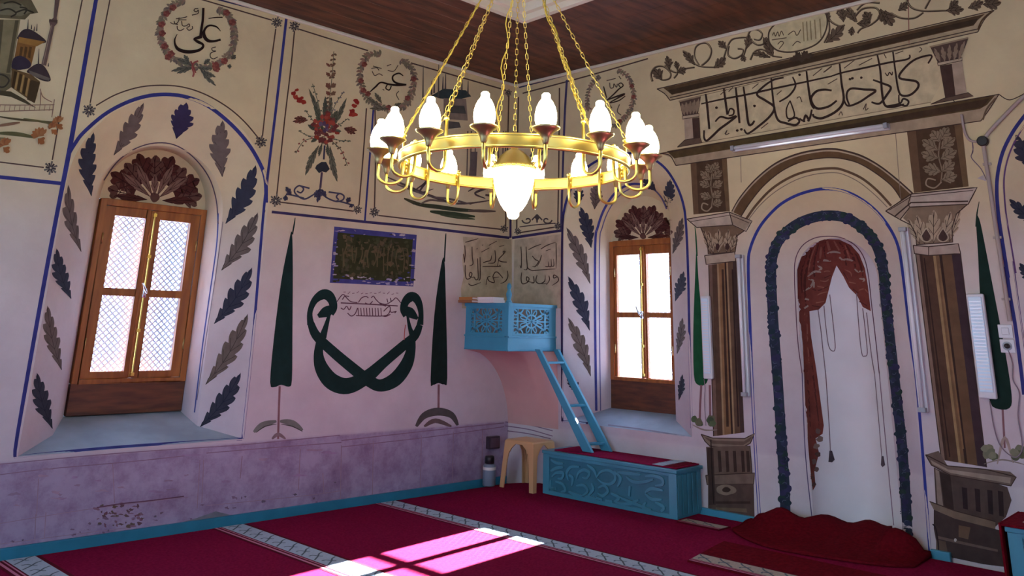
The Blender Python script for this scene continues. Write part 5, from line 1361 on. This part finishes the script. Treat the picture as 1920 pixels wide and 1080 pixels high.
p.fill(e3([(98, 655), (304, 645), (300, 692), (104, 695)]), '7c695c'); outline(p, [(98, 655), (304, 645), (300, 692), (104, 695)], e3)
p.fill(e3([(108, 695), (300, 692), (304, 836), (200, 826), (108, 802)]), '5c4a42'); p.blob(*e3([(185, 716)])[0], 18, 10, '8e7c6a', .1, 12); p.blob(*e3([(185, 716)])[0], 8, 5, '46362f', .1, 10)
p.fill(e3([(125, 765), (285, 765), (288, 775), (125, 775)]), '46362f'); p.fill(e3([(140, 790), (270, 795), (272, 812), (140, 800)]), '75634f'); p.fill(e3([(105, 540), (130, 540), (140, 780), (112, 780)]), '4a3a34')
p.stroke(e3([(120, 505), (125, 640), (132, 775)]), 2, '2e2422')
outline(p, [(102, 535), (108, 655)], e3, 1.6, False); outline(p, [(285, 530), (294, 648)], e3, 1.6, False)
p.done()
p = Paint('painted_pilaster', 'brown painted pilaster right of the mihrab', wall_right)
block(p, [(380, 75), (657, 25), (692, 350), (415, 382)], e2)
p.fill(e2([(272, 475), (402, 388), (735, 355), (690, 440), (395, 455), (345, 518)]), 'c4b4a4'); p.fill(e2([(275, 475), (402, 390), (395, 452), (345, 515)]), 'b09c86')
for P in ([(272, 475), (402, 388), (735, 355), (690, 440), (395, 455), (345, 518)],): outline(p, P, e2, 2.2)
outline(p, [(402, 388), (385, 440), (395, 455)], e2, 1.8, False); outline(p, [(290, 470), (400, 402), (715, 370)], e2, 1.4, False); outline(p, [(320, 500), (400, 432), (690, 425)], e2, 2.6, False)
p.fill(e2([(360, 510), (395, 458), (685, 442), (630, 490), (608, 560), (612, 632), (428, 645), (425, 590), (400, 545)]), '8a7660')
for a, b, w in (((515, 635), (515, 475), 22), ((470, 640), (430, 500), 16), ((560, 635), (600, 480), 16), ((445, 640), (385, 515), 13), ((595, 630), (650, 465), 12)):
    q = e2([a, b]); p.leaf(q[0], q[1], w, 'b8a488', '4b3a34', 4)
for x in (478, 562): p.blob(*e2([(x, 598)])[0], 8, 11, '54403a', .08)
for P in ([(478, 560), (450, 610), (480, 630), (505, 610), (478, 560)], [(562, 560), (535, 610), (562, 630), (590, 610), (562, 560)]): p.stroke(e2(P), 2, 'c0ae94')
outline(p, [(345, 518), (400, 545), (425, 590), (428, 645), (612, 632), (608, 560), (630, 490), (685, 442)], e2, 2, False)
p.fill(e2([(412, 648), (490, 655), (640, 640), (652, 690), (490, 700), (418, 690)]), 'b8a494'); outline(p, [(412, 648), (490, 655), (640, 640), (652, 690), (490, 700), (418, 690)], e2, 2); outline(p, [(490, 655), (490, 700)], e2, 1.6, False)
p.layer = 0
m_ = shaft(p, (1717, 476), (1801, 475), (1765, 862), (1850, 876), [(0, .08, '8a7060'), (.08, .14, '4a362e'), (.14, .38, '5c4436'), (.38, .44, 'a0845e'), (.44, .52, '7c6046'), (.52, .58, '40302a'), (.58, .80, '6e543e'), (.80, 1, '46363a')])
p.stroke([m_(.50, .07), m_(.52, .93)], 3.4, '8e6e4e', smooth=False); p.stroke([m_(.18, .02), m_(.2, .98)], 2.2, '3a2a26', smooth=False)
p.fill(e4([(395, 568), (450, 552), (488, 615), (650, 628), (752, 640), (778, 662), (755, 700), (500, 655), (420, 612)]), '7a675c'); p.fill(e4([(415, 590), (490, 630), (755, 665), (752, 690), (500, 645), (425, 608)]), 'a89484'); outline(p, [(395, 568), (488, 615), (650, 630), (778, 662), (755, 700), (500, 655), (420, 612)], e4, 2)
p.fill(e4([(430, 622), (500, 656), (700, 692), (740, 705), (758, 760), (735, 830), (690, 872), (440, 800)]), '5a4a44')
p.fill(e4([(436, 628), (452, 638), (470, 790), (446, 780)]), '9a8678')
for x in (548, 602, 655, 700): p.fill(e4([(x, 705+(x-548)*.1), (x+22, 709+(x-548)*.1), (x+26, 800+(x-548)*.2), (x+6, 795+(x-548)*.2)]), '372b2c')
p.fill(e4([(455, 640), (500, 656), (515, 800), (475, 790)]), '40332f')
p.fill(e4([(412, 765), (520, 805), (690, 850), (690, 882), (520, 838), (430, 800)]), '83705f'); outline(p, [(412, 765), (520, 805), (690, 850)], e4, 1.8, False)
p.fill(e4([(430, 800), (520, 838), (760, 900), (760, 1045), (640, 1030), (425, 985), (448, 975), (430, 880)]), '4c3f3c'); p.fill(e4([(535, 865), (585, 875), (575, 925), (535, 915)]), '75604e'); p.fill(e4([(445, 910), (530, 930), (700, 968), (700, 978), (530, 942), (445, 922)]), '75635a'); p.fill(e4([(440, 925), (480, 935), (490, 985), (440, 975)]), '6a574b')
p.stroke(e4([(425, 860), (440, 885), (450, 975), (425, 988)]), 2.4, '33282a'); p.blob(*e4([(521, 928)])[0], 2.5, 3, 'c8c0b8')
p.done()

# ---- entablature with the long inscription
p = Paint('painted_entablature', 'painted cornices, small columns and inscription panel above the mihrab', wall_right)
p.fill(e0([(85, 445), (1772, 52), (1725, 95), (1690, 160), (150, 502), (130, 470)]), 'b8a684', 60); p.fill(e0([(118, 440), (1725, 70), (1690, 100), (1668, 128), (160, 474)]), '5b4832', 60); p.fill(e0([(140, 452), (1690, 92), (1672, 122), (160, 472)]), '46382a', 60)
for P in ([(85, 445), (1772, 52)], [(150, 502), (1690, 160)], [(150, 488), (1690, 145)], [(85, 445), (125, 470), (150, 502)], [(1772, 52), (1725, 95), (1690, 160)]): p.stroke(e0(P), 1.8, OUT, smooth=len(P) > 2)
p.stroke(e0([(1760, 58), (1712, 100), (1690, 150)]), 3.4, '5b4832')
p.fill(e0([(100, 768), (1795, 472), (1745, 550), (1705, 605), (180, 828), (170, 792)]), 'b09c80', 60); p.fill(e0([(135, 756), (1775, 478), (1735, 525), (1700, 545), (172, 792)]), '5b4a30', 60); p.fill(e0([(900, 650), (1750, 492), (1715, 535), (900, 672)]), '4c3a2c', 60)
for P in ([(100, 768), (1795, 472)], [(180, 828), (900, 722), (1705, 605)], [(1795, 472), (1745, 550), (1705, 605)], [(100, 768), (150, 778), (180, 828)], [(1795, 472), (1850, 500), (1930, 465)]): p.stroke(e0(P), 1.8, OUT, smooth=len(P) > 2)
p.stroke(e0([(1780, 490), (1735, 545), (1715, 600)]), 3.4, '6a5844')
p.fill(e0([(300, 480), (1440, 220), (1485, 240), (1500, 320), (1505, 420), (1455, 512), (305, 715)]), 'd3c39c', 60)
for P in ([(300, 480), (900, 340), (1440, 220)], [(305, 715), (900, 610), (1455, 512)]): p.stroke(e0(P), 1.3, '8a7a60', smooth=False)
for cap, band, lite, dark, base in (([(200, 508), (305, 480), (290, 568), (216, 580)], [(214, 580), (296, 568), (296, 584), (214, 596)], [(222, 596), (262, 592), (268, 694), (226, 700)], [(262, 592), (298, 588), (304, 688), (268, 694)], [(188, 736), (312, 714), (302, 688), (226, 700)]),
                                    ([(1455, 236), (1642, 190), (1605, 288), (1492, 314)], [(1488, 314), (1612, 290), (1612, 304), (1492, 330)], [(1560, 320), (1612, 306), (1636, 478), (1580, 488)], [(1500, 330), (1560, 320), (1580, 488), (1528, 496)], [(1455, 522), (1668, 482), (1642, 464), (1522, 492)])):
    p.fill(e0(cap), '5c4a40'); p.fill(e0(band), 'c0ae92'); p.fill(e0(lite), 'b4a08a'); p.fill(e0(dark), '4f3c34'); p.fill(e0(base), '6a584a')
    for P in (cap, band, base): outline(p, P, e0, 1.4)
    x0, x1 = cap[3][0], cap[2][0]
    for k in range(5):
        q = e0([(x0+(x1-x0)*(k+.5)/5, cap[3][1]-(k*.2)*10-2), (cap[0][0]+(cap[1][0]-cap[0][0])*(k+.5)/5, cap[0][1]+(cap[1][1]-cap[0][1])*(k+.5)/5+12)]); p.leaf(q[0], q[1], 7, '94806a', None, 3)
    p.stroke(e0([(cap[0][0]-5, cap[0][1]), cap[1]]), 3, 'a08c72', smooth=False)
p.done()
p = Paint('painted_inscription', 'long line of bold Arabic script in the panel above the mihrab', wall_right, base=36)
I = '3d2f2a'
def ink(C, P, w=12): 
    n = len(P); p.stroke(C(P), [w/3.1*(.75+.4*math.sin(PI*(i+.3)/n)) for i in range(n)] if n > 2 else w/3.1, I, layer=0)
ink(g0, [(445, 635), (455, 710), (470, 872)]); ink(g0, [(415, 702), (560, 670), (720, 640), (900, 600), (1080, 562), (1296, 515)], 10); ink(g1, [(70, 515), (150, 490), (300, 458), (450, 425), (585, 400), (598, 370)], 10)
ink(g0, [(568, 600), (580, 690), (592, 775)]); ink(g0, [(648, 590), (660, 700), (674, 832)]); ink(g0, [(595, 775), (610, 735), (635, 745), (630, 775), (600, 782)], 9)
ink(g0, [(510, 822), (545, 790), (600, 800), (652, 785), (600, 828), (540, 872), (490, 920), (452, 950), (435, 930), (435, 880)])
ink(g0, [(700, 585), (715, 690), (733, 830), (755, 842), (775, 815)]); ink(g0, [(972, 525), (900, 542), (830, 590), (792, 640), (850, 680), (908, 725), (880, 785), (800, 855), (730, 902), (705, 875)])
ink(g0, [(888, 530), (895, 620), (910, 740), (935, 812), (985, 832), (1050, 845), (1078, 818), (1050, 795), (1000, 820)]); ink(g0, [(1015, 680), (990, 740), (1000, 800), (1045, 780), (1015, 680)], 8); ink(g0, [(1078, 800), (1105, 815), (1120, 780), (1145, 805), (1162, 740)])
ink(g0, [(1032, 520), (1052, 580), (1010, 645), (942, 688)], 10); ink(g0, [(1125, 480), (1140, 600), (1158, 700), (1180, 735)])
ink(g1, [(72, 612), (20, 606), (-35, 620), (-68, 672), (-30, 732), (50, 720), (106, 680)], 13); ink(g1, [(125, 430), (138, 560), (152, 680), (105, 750), (10, 798), (-45, 790), (-55, 770)], 13)
ink(g1, [(152, 670), (180, 715), (250, 695), (320, 650), (368, 612), (290, 605), (200, 600), (172, 645), (190, 710)], 12); ink(g1, [(350, 540), (410, 562), (470, 590), (445, 640), (395, 700), (340, 690)], 12)
ink(g1, [(380, 372), (400, 480), (412, 630), (432, 712), (490, 722), (560, 705)], 12); ink(g1, [(485, 350), (500, 470), (520, 600), (545, 645), (605, 640), (655, 590), (640, 550), (530, 528), (560, 465), (640, 400), (745, 375), (722, 430)], 12); ink(g1, [(525, 640), (530, 700), (575, 715), (590, 685), (555, 668), (530, 700), (440, 718)], 10)
ink(g1, [(432, 492), (448, 512), (462, 490), (478, 508), (482, 485)], 6)
for C, x, y in ((g0, 518, 728), (g0, 658, 882), (g0, 686, 874), (g0, 1080, 505), (g0, 1110, 818), (g0, 1140, 814), (g1, 272, 526), (g1, 195, 536), (g1, 212, 530), (g0, 775, 716)): q = C([(x, y)])[0]; p.blob(q[0], q[1], 2.6, 2.4, I)
for C, P in ((g0, [(760, 598), (802, 565)]), (g0, [(545, 640), (585, 605)]), (g0, [(600, 620), (630, 590)]), (g0, [(1170, 512), (1232, 462)]), (g0, [(925, 640), (958, 612)]), (g0, [(820, 868), (868, 830)]), (g0, [(1240, 490), (1296, 445)]), (g1, [(22, 488), (72, 450)]), (g1, [(155, 462), (225, 408)]), (g1, [(255, 442), (345, 395)]), (g1, [(45, 570), (110, 532)]), (g1, [(500, 365), (555, 345)]),
             (g0, [(575, 905), (590, 880), (580, 910), (605, 900)]), (g0, [(1060, 665), (1080, 655), (1095, 690)]), (g1, [(660, 355), (680, 335), (665, 320)]), (g1, [(285, 740), (305, 700), (300, 745), (320, 730)]), (g1, [(120, 780), (135, 755), (145, 780)]), (g1, [(425, 365), (440, 395)])): p.stroke(C(P), 1.7, '5a4a40', layer=1)
p.done()
p = Paint('painted_scrollwork', 'brown acanthus scrolls with an oval cartouche along the top of the right wall', wall_right)
Bq = '55473a'
def sc(C, P, w=9): p.stroke(C(P), w/2.3, Bq, layer=0, taper=.3); p.stroke(C([(x-4, y-5) for x, y in P]), w/7, 'a89878', layer=1, taper=.3)
for P in ([(85, 550), (75, 500), (105, 455), (160, 450), (205, 490), (200, 530), (150, 540), (120, 510), (150, 490)], [(170, 440), (200, 470), (250, 490), (310, 465), (370, 455)], [(240, 430), (255, 490), (230, 530)], [(290, 345), (335, 370), (365, 425), (415, 450), (500, 455)], [(415, 445), (465, 400), (482, 340), (455, 295), (410, 295), (375, 325), (370, 385), (400, 440)],
          [(500, 455), (555, 415), (585, 330), (620, 270), (680, 255), (735, 255)], [(735, 255), (715, 330), (700, 380)], [(600, 310), (595, 370), (640, 395), (690, 370), (695, 335), (660, 330)], [(530, 300), (560, 300), (590, 320)], [(725, 255), (745, 210), (790, 200), (825, 230), (810, 270), (770, 265)], [(745, 270), (800, 305), (870, 285)], [(745, 405), (775, 350), (830, 335), (890, 375), (960, 388)], [(770, 370), (830, 375), (880, 385)]): sc(g0, P)
for P in ([(40, 80), (60, 140), (120, 175), (160, 170)], [(105, 95), (125, 50), (175, 45), (215, 85), (240, 150)], [(225, 115), (280, 60), (370, 55), (395, 110), (340, 165), (270, 195), (245, 225)], [(470, 90), (540, 122), (630, 122), (690, 85)], [(575, 5), (615, 55), (700, 75), (830, 72), (950, 72)], [(700, 60), (745, -20)], [(395, 20), (300, 20), (240, 70)], [(35, 80), (55, 200), (20, 290)], [(590, -10), (545, 60), (520, 70)]): sc(g1, P, 10)
for C, a, b, w in ((g0, (150, 540), (90, 470), 16), (g0, (200, 470), (180, 380), 12), (g0, (250, 490), (310, 460), 12), (g0, (255, 470), (240, 415), 9), (g0, (370, 440), (290, 350), 12), (g0, (500, 460), (575, 390), 15), (g0, (580, 330), (530, 280), 11), (g0, (690, 370), (710, 415), 9), (g0, (720, 330), (735, 235), 12), (g0, (830, 300), (870, 260), 14), (g0, (900, 385), (840, 290), 15), (g0, (880, 390), (760, 360), 10),
                   (g1, (40, 160), (20, 70), 14), (g1, (30, 290), (150, 170), 18), (g1, (150, 150), (130, 50), 14), (g1, (230, 150), (170, 60), 14), (g1, (330, 150), (290, 85), 16), (g1, (240, 160), (330, 150), 14), (g1, (430, 70), (480, 170), 20), (g1, (400, 60), (440, 150), 16), (g1, (210, 180), (205, 240), 10), (g1, (520, 70), (580, 20), 13), (g1, (840, 70), (960, 60), 15), (g1, (860, 60), (920, 5), 14), (g1, (990, 55), (1090, 10), 15), (g1, (1090, 30), (1210, 15), 18), (g1, (1100, 10), (1160, -20), 12)):
    q = C([a, b]); p.layer = 2; p.leaf(q[0], q[1], w, '6e5e4c', '3e3228', 4, .05)
p.layer = 4
CT = [(868, 255), (880, 200), (940, 150), (1080, 112), (1215, 82), (1258, 100), (1262, 180), (1225, 265), (1160, 315), (1040, 350), (940, 345), (885, 305)]
p.fill([q[:2] for q in spline(g0(CT), 3, True)], 'd3c69c'); p.stroke(g0(CT), 3, Bq, closed=True)
for P in ([(895, 240), (905, 220), (915, 245), (930, 215), (940, 245), (955, 210), (970, 240)], [(890, 270), (990, 255)], [(930, 300), (950, 280), (970, 290), (940, 330)], [(1000, 235), (1040, 210), (1060, 240), (1085, 200)], [(1030, 310), (1060, 280), (1085, 290)]): p.stroke(g0(P), 1.7, '5e5040')
for x in (1100, 1125, 1150, 1180, 1215): p.stroke(g0([(x, 150-(x-1100)*.2), (x+8, 280-(x-1100)*.2)]), 2.2, '9a8a66', smooth=False)
for a, b in (((1090, 385), (1010, 405)), ((1090, 385), (1175, 370)), ((1090, 390), (1050, 355)), ((1090, 390), (1130, 345)), ((1090, 380), (1095, 420))): q = g0([a, b]); p.leaf(q[0], q[1], 9, '4e4034', None, 3)
p.done()
p = Paint('water_stain', 'rusty streak and cracks running down the painted cornice', wall_right)
p.stroke([(1703, 0), (1704, 50), (1705, 100)], 2, 'a07060'); p.stroke(g1([(815, 500), (840, 560), (850, 640), (900, 690), (920, 820)]), 1.6, '2c2024'); p.stroke(g1([(1020, 960), (1025, 1000), (1015, 1040)]), 1.6, '6a5a68')
p.stroke(g6([(145, 290), (150, 350), (140, 390), (200, 460), (235, 530)]), 1.8, '7a6a78'); p.fill(g6([(175, 520), (215, 500), (235, 540)]), 'c4b8b8'); p.done()

# ---- arch mouldings, blue line, garland, drape of the mihrab
p = Paint('painted_arch', 'brown painted arch mouldings above the mihrab', wall_right)
OA = e1([(358, 478), (400, 405), (480, 312), (580, 232), (690, 185), (800, 163), (870, 160)])+e2([(60, 168), (150, 195), (240, 245), (330, 315), (408, 385)])
IA = e1([(405, 500), (450, 430), (520, 345), (610, 272), (710, 225), (810, 207), (870, 205)])+e2([(55, 210), (130, 230), (210, 275), (300, 345), (352, 418)])
p.fill(spline(OA, 4)+spline(IA, 4)[::-1], '6a5238', 30)
for a, w in ((OA, 3), (IA, 2)): p.stroke(a, w, OUT)
p.stroke([(x, y+3.5) for x, y in OA], 2.6, 'b8a68c')
p.stroke(e1([(430, 515), (480, 445), (560, 362), (660, 300), (760, 268), (864, 258)])+e2([(60, 268), (150, 308), (230, 372), (300, 448)]), 4.6, '6a5440'); p.stroke(e1([(440, 520), (500, 445), (580, 375), (680, 318), (770, 290), (864, 280)])+e2([(60, 290), (140, 330), (220, 395), (280, 455)]), 1.6, '8a7a6c')
p.stroke(e1([(402, 200), (405, 330)]), 1.2, '8a7a6c'); p.stroke(e2([(322, 75), (335, 250), (355, 500)]), 1.2, '8a7a6c')
p.done()
p = Paint('painted_arch_line', 'blue line outlining the mihrab arch', wall_right)
p.stroke([(1425, 985), (1419, 890), (1412, 760), (1406, 600), (1403, 500), (1407, 465), (1423, 428), (1446, 399), (1471, 378), (1505, 362), (1545, 354), (1585, 359), (1619, 376), (1648, 401), (1672, 434), (1686, 470), (1695, 531), (1707, 632), (1719, 720), (1734, 900), (1744, 1040)], 5.5, '3b4596'); p.done()
p = Paint('painted_garland', 'dark blue-green leafy garland painted around the mihrab niche', wall_right)
GP = [(1473, 982), (1471, 911), (1465, 822), (1458, 710), (1452, 632), (1448, 569), (1446, 522), (1448, 484), (1460, 452), (1484, 427), (1515, 411), (1550, 404), (1585, 408), (1613, 424), (1635, 446), (1649, 474), (1657, 512), (1660, 556), (1666, 610), (1674, 680), (1683, 760), (1691, 830), (1697, 910), (1703, 1020)]
S = spline(GP, 10)
p.stroke([s[:2] for s in S[::4]], 19, '343c4c', layer=0)
p.layer = 1
for i, s in enumerate(S):
    x, y = s[:2]
    for k in range(2):
        p.blob(x+random.uniform(-6, 6), y+random.uniform(-4, 4), random.uniform(6, 7.5), random.uniform(5, 7), random.choice(['333b4e', '2f3848', '3a4058', '2c3c46', '3b3a5a', '304440']), .1, 9)
        p.layer = 1+(i % 4)*.4
p.layer = 4
for i in range(0, len(S)-1, 2):
    x, y = S[i][:2]; t = random.uniform(0, 2*PI); p.stroke([(x+6*math.cos(t), y+5*math.sin(t)), (x+8*math.cos(t+.6), y+7*math.sin(t+.6)), (x+7*math.cos(t+1.3), y+6*math.sin(t+1.3))], 1.1, '566074', layer=4, n=2)
p.done()
p = Paint('painted_curtain', 'rust red draped curtain with cords and tassels painted inside the mihrab niche', wall_right)
R1, R2, R3, RF = '7e4238', '5c302b', '9a6454', 'a8968a'
p.fill(g3([(100, 620), (95, 330), (135, 210), (205, 140), (300, 108), (400, 112), (485, 152), (545, 220), (585, 320), (608, 450), (628, 630), (570, 600), (530, 520), (470, 460), (430, 380), (380, 300), (348, 380), (325, 470), (300, 570), (250, 620), (185, 630), (120, 660)]), R1, 10)
p.fill(g3([(108, 640), (183, 628), (190, 760), (205, 900), (228, 1082), (135, 1082), (115, 850)])+[], R1, 10)
p.fill(e3([(505, 60), (540, 60), (565, 220), (595, 445), (590, 480), (560, 500), (575, 560), (555, 640), (560, 700), (548, 720), (535, 600), (518, 380)]), R1, 10)
for P, w in (([(160, 600), (150, 400), (200, 180)], 5), ([(230, 430), (215, 300), (250, 140)], 4), ([(130, 500), (125, 350), (165, 220)], 4), ([(450, 300), (440, 200), (400, 130)], 5), ([(520, 330), (500, 240), (450, 150)], 5), ([(575, 420), (555, 300), (510, 200)], 4), ([(300, 250), (290, 170), (310, 115)], 3)): p.stroke(g3(P), w, R2, layer=2, taper=True)
for P, w in (([(180, 420), (185, 280), (230, 150)], 3.2), ([(260, 250), (270, 160)], 4.5), ([(330, 190), (310, 120)], 6), ([(400, 190), (360, 120)], 4), ([(480, 260), (440, 150)], 3), ([(140, 950), (140, 750), (150, 640)], 2.5), ([(185, 1050), (170, 850), (165, 660)], 2.5)): p.stroke(g3(P), w, R3, layer=3, taper=True)
for P in ([(240, 275), (280, 262), (340, 268)], [(310, 212), (360, 200), (410, 210)], [(415, 262), (460, 255), (510, 272)], [(170, 380), (220, 345), (275, 350)], [(240, 300), (270, 320), (250, 335)], [(510, 325), (540, 345), (575, 340)], [(175, 400), (210, 410), (190, 455), (140, 485)], [(150, 540), (180, 548)], [(545, 395), (580, 400), (570, 420)], [(145, 610), (175, 590)], [(400, 240), (425, 260)], [(215, 420), (215, 460)]): p.stroke(g3(P), 4.2, RF, layer=4, taper=True)
for P in ([(260, 410), (300, 415), (330, 395)], [(230, 520), (270, 500), (315, 490)], [(270, 350), (310, 340), (345, 345)], [(440, 330), (480, 350), (490, 380)], [(470, 420), (520, 430)], [(540, 480), (580, 470), (610, 500)], [(230, 570), (290, 560)], [(240, 450), (290, 460)]): p.stroke(g3(P), 2.4, R3, layer=4, taper=True)
for P in ([(200, 470), (250, 480), (320, 450)], [(200, 590), (260, 600)], [(430, 350), (460, 400)], [(500, 470), (540, 500)], [(545, 560), (600, 590)], [(290, 390), (340, 370)]): p.stroke(g3(P), 2.2, R2, layer=4, taper=True)
for P in ([(512, 100), (530, 300), (540, 500)], [(530, 80), (558, 300), (578, 470)]): p.stroke(e3(P), 3.2, R2, layer=3, taper=True)
for k in range(8): q = e3([(575-k*4, 470+k*32)])[0]; p.blob(q[0]+(3 if k % 2 else -2), q[1], 7-k*.5, 5, random.choice(['75605a', '8a746c', '5e443e']), .3)
p.stroke(g3([(130, 1080), (100, 850), (85, 600), (76, 400), (82, 260), (130, 160), (220, 102), (330, 88), (430, 104), (522, 160), (582, 250), (612, 380), (632, 560), (660, 800), (690, 1080)]), 1.8, '6a4a58', layer=5)
p.stroke([(1504, 700), (1510, 850), (1524, 985)], 1.8, '5a5070', layer=5); p.stroke([(1649, 700), (1663, 850), (1676, 985)], 1.6, '8a7280', layer=5)
for P in ([(245, 620), (265, 760), (280, 900), (300, 1080)], [(288, 590), (300, 720), (320, 870), (345, 916), (370, 895), (355, 720), (330, 510)], [(525, 500), (540, 720), (562, 930), (585, 955), (603, 930), (590, 780), (570, 610)], [(598, 640), (615, 800), (635, 960), (655, 1080)]): p.stroke(g3(P), 1.7, '7e6a70', layer=5)
p.stroke([(1548, 700), (1554, 790), (1557, 850)], 1.7, '7e6a70', layer=5); p.stroke([(1640, 700), (1648, 790), (1654, 860)], 1.5, '8a7a80', layer=5)
p.fill([(1555, 845), (1560, 845), (1565, 862), (1560, 867), (1553, 866)], '4e444a'); p.fill([(1653, 855), (1657, 855), (1660, 872), (1655, 876), (1652, 872)], '5e5058')
p.done()

# ---- window at the right edge
p = Paint('painted_border', 'blue arch lines and leaves of the window cut by the right edge', wall_right)
p.stroke(g6([(520, 80), (472, 130), (400, 230), (340, 350), (308, 480), (300, 600), (312, 760), (340, 950), (372, 1150)]), 7, BL, layer=0); p.stroke([(1886, 500), (1895, 560), (1905, 620), (1920, 740)], 7, BL, layer=0)
p.stroke(g6([(500, 150), (440, 240), (385, 350), (352, 470), (345, 580), (360, 760), (392, 950), (420, 1120)]), 3, '6a4a78', layer=0); p.stroke([(1899, 490), (1910, 570), (1925, 680)], 3, '4a3a70', layer=0)
for a, b, w in (((1935, 320), (1905, 255), 26), ((1940, 420), (1893, 375), 20), ((1940, 530), (1912, 495), 18)): p.leaf(a, b, w, SL, '2a2c3c', 5)
p.done()
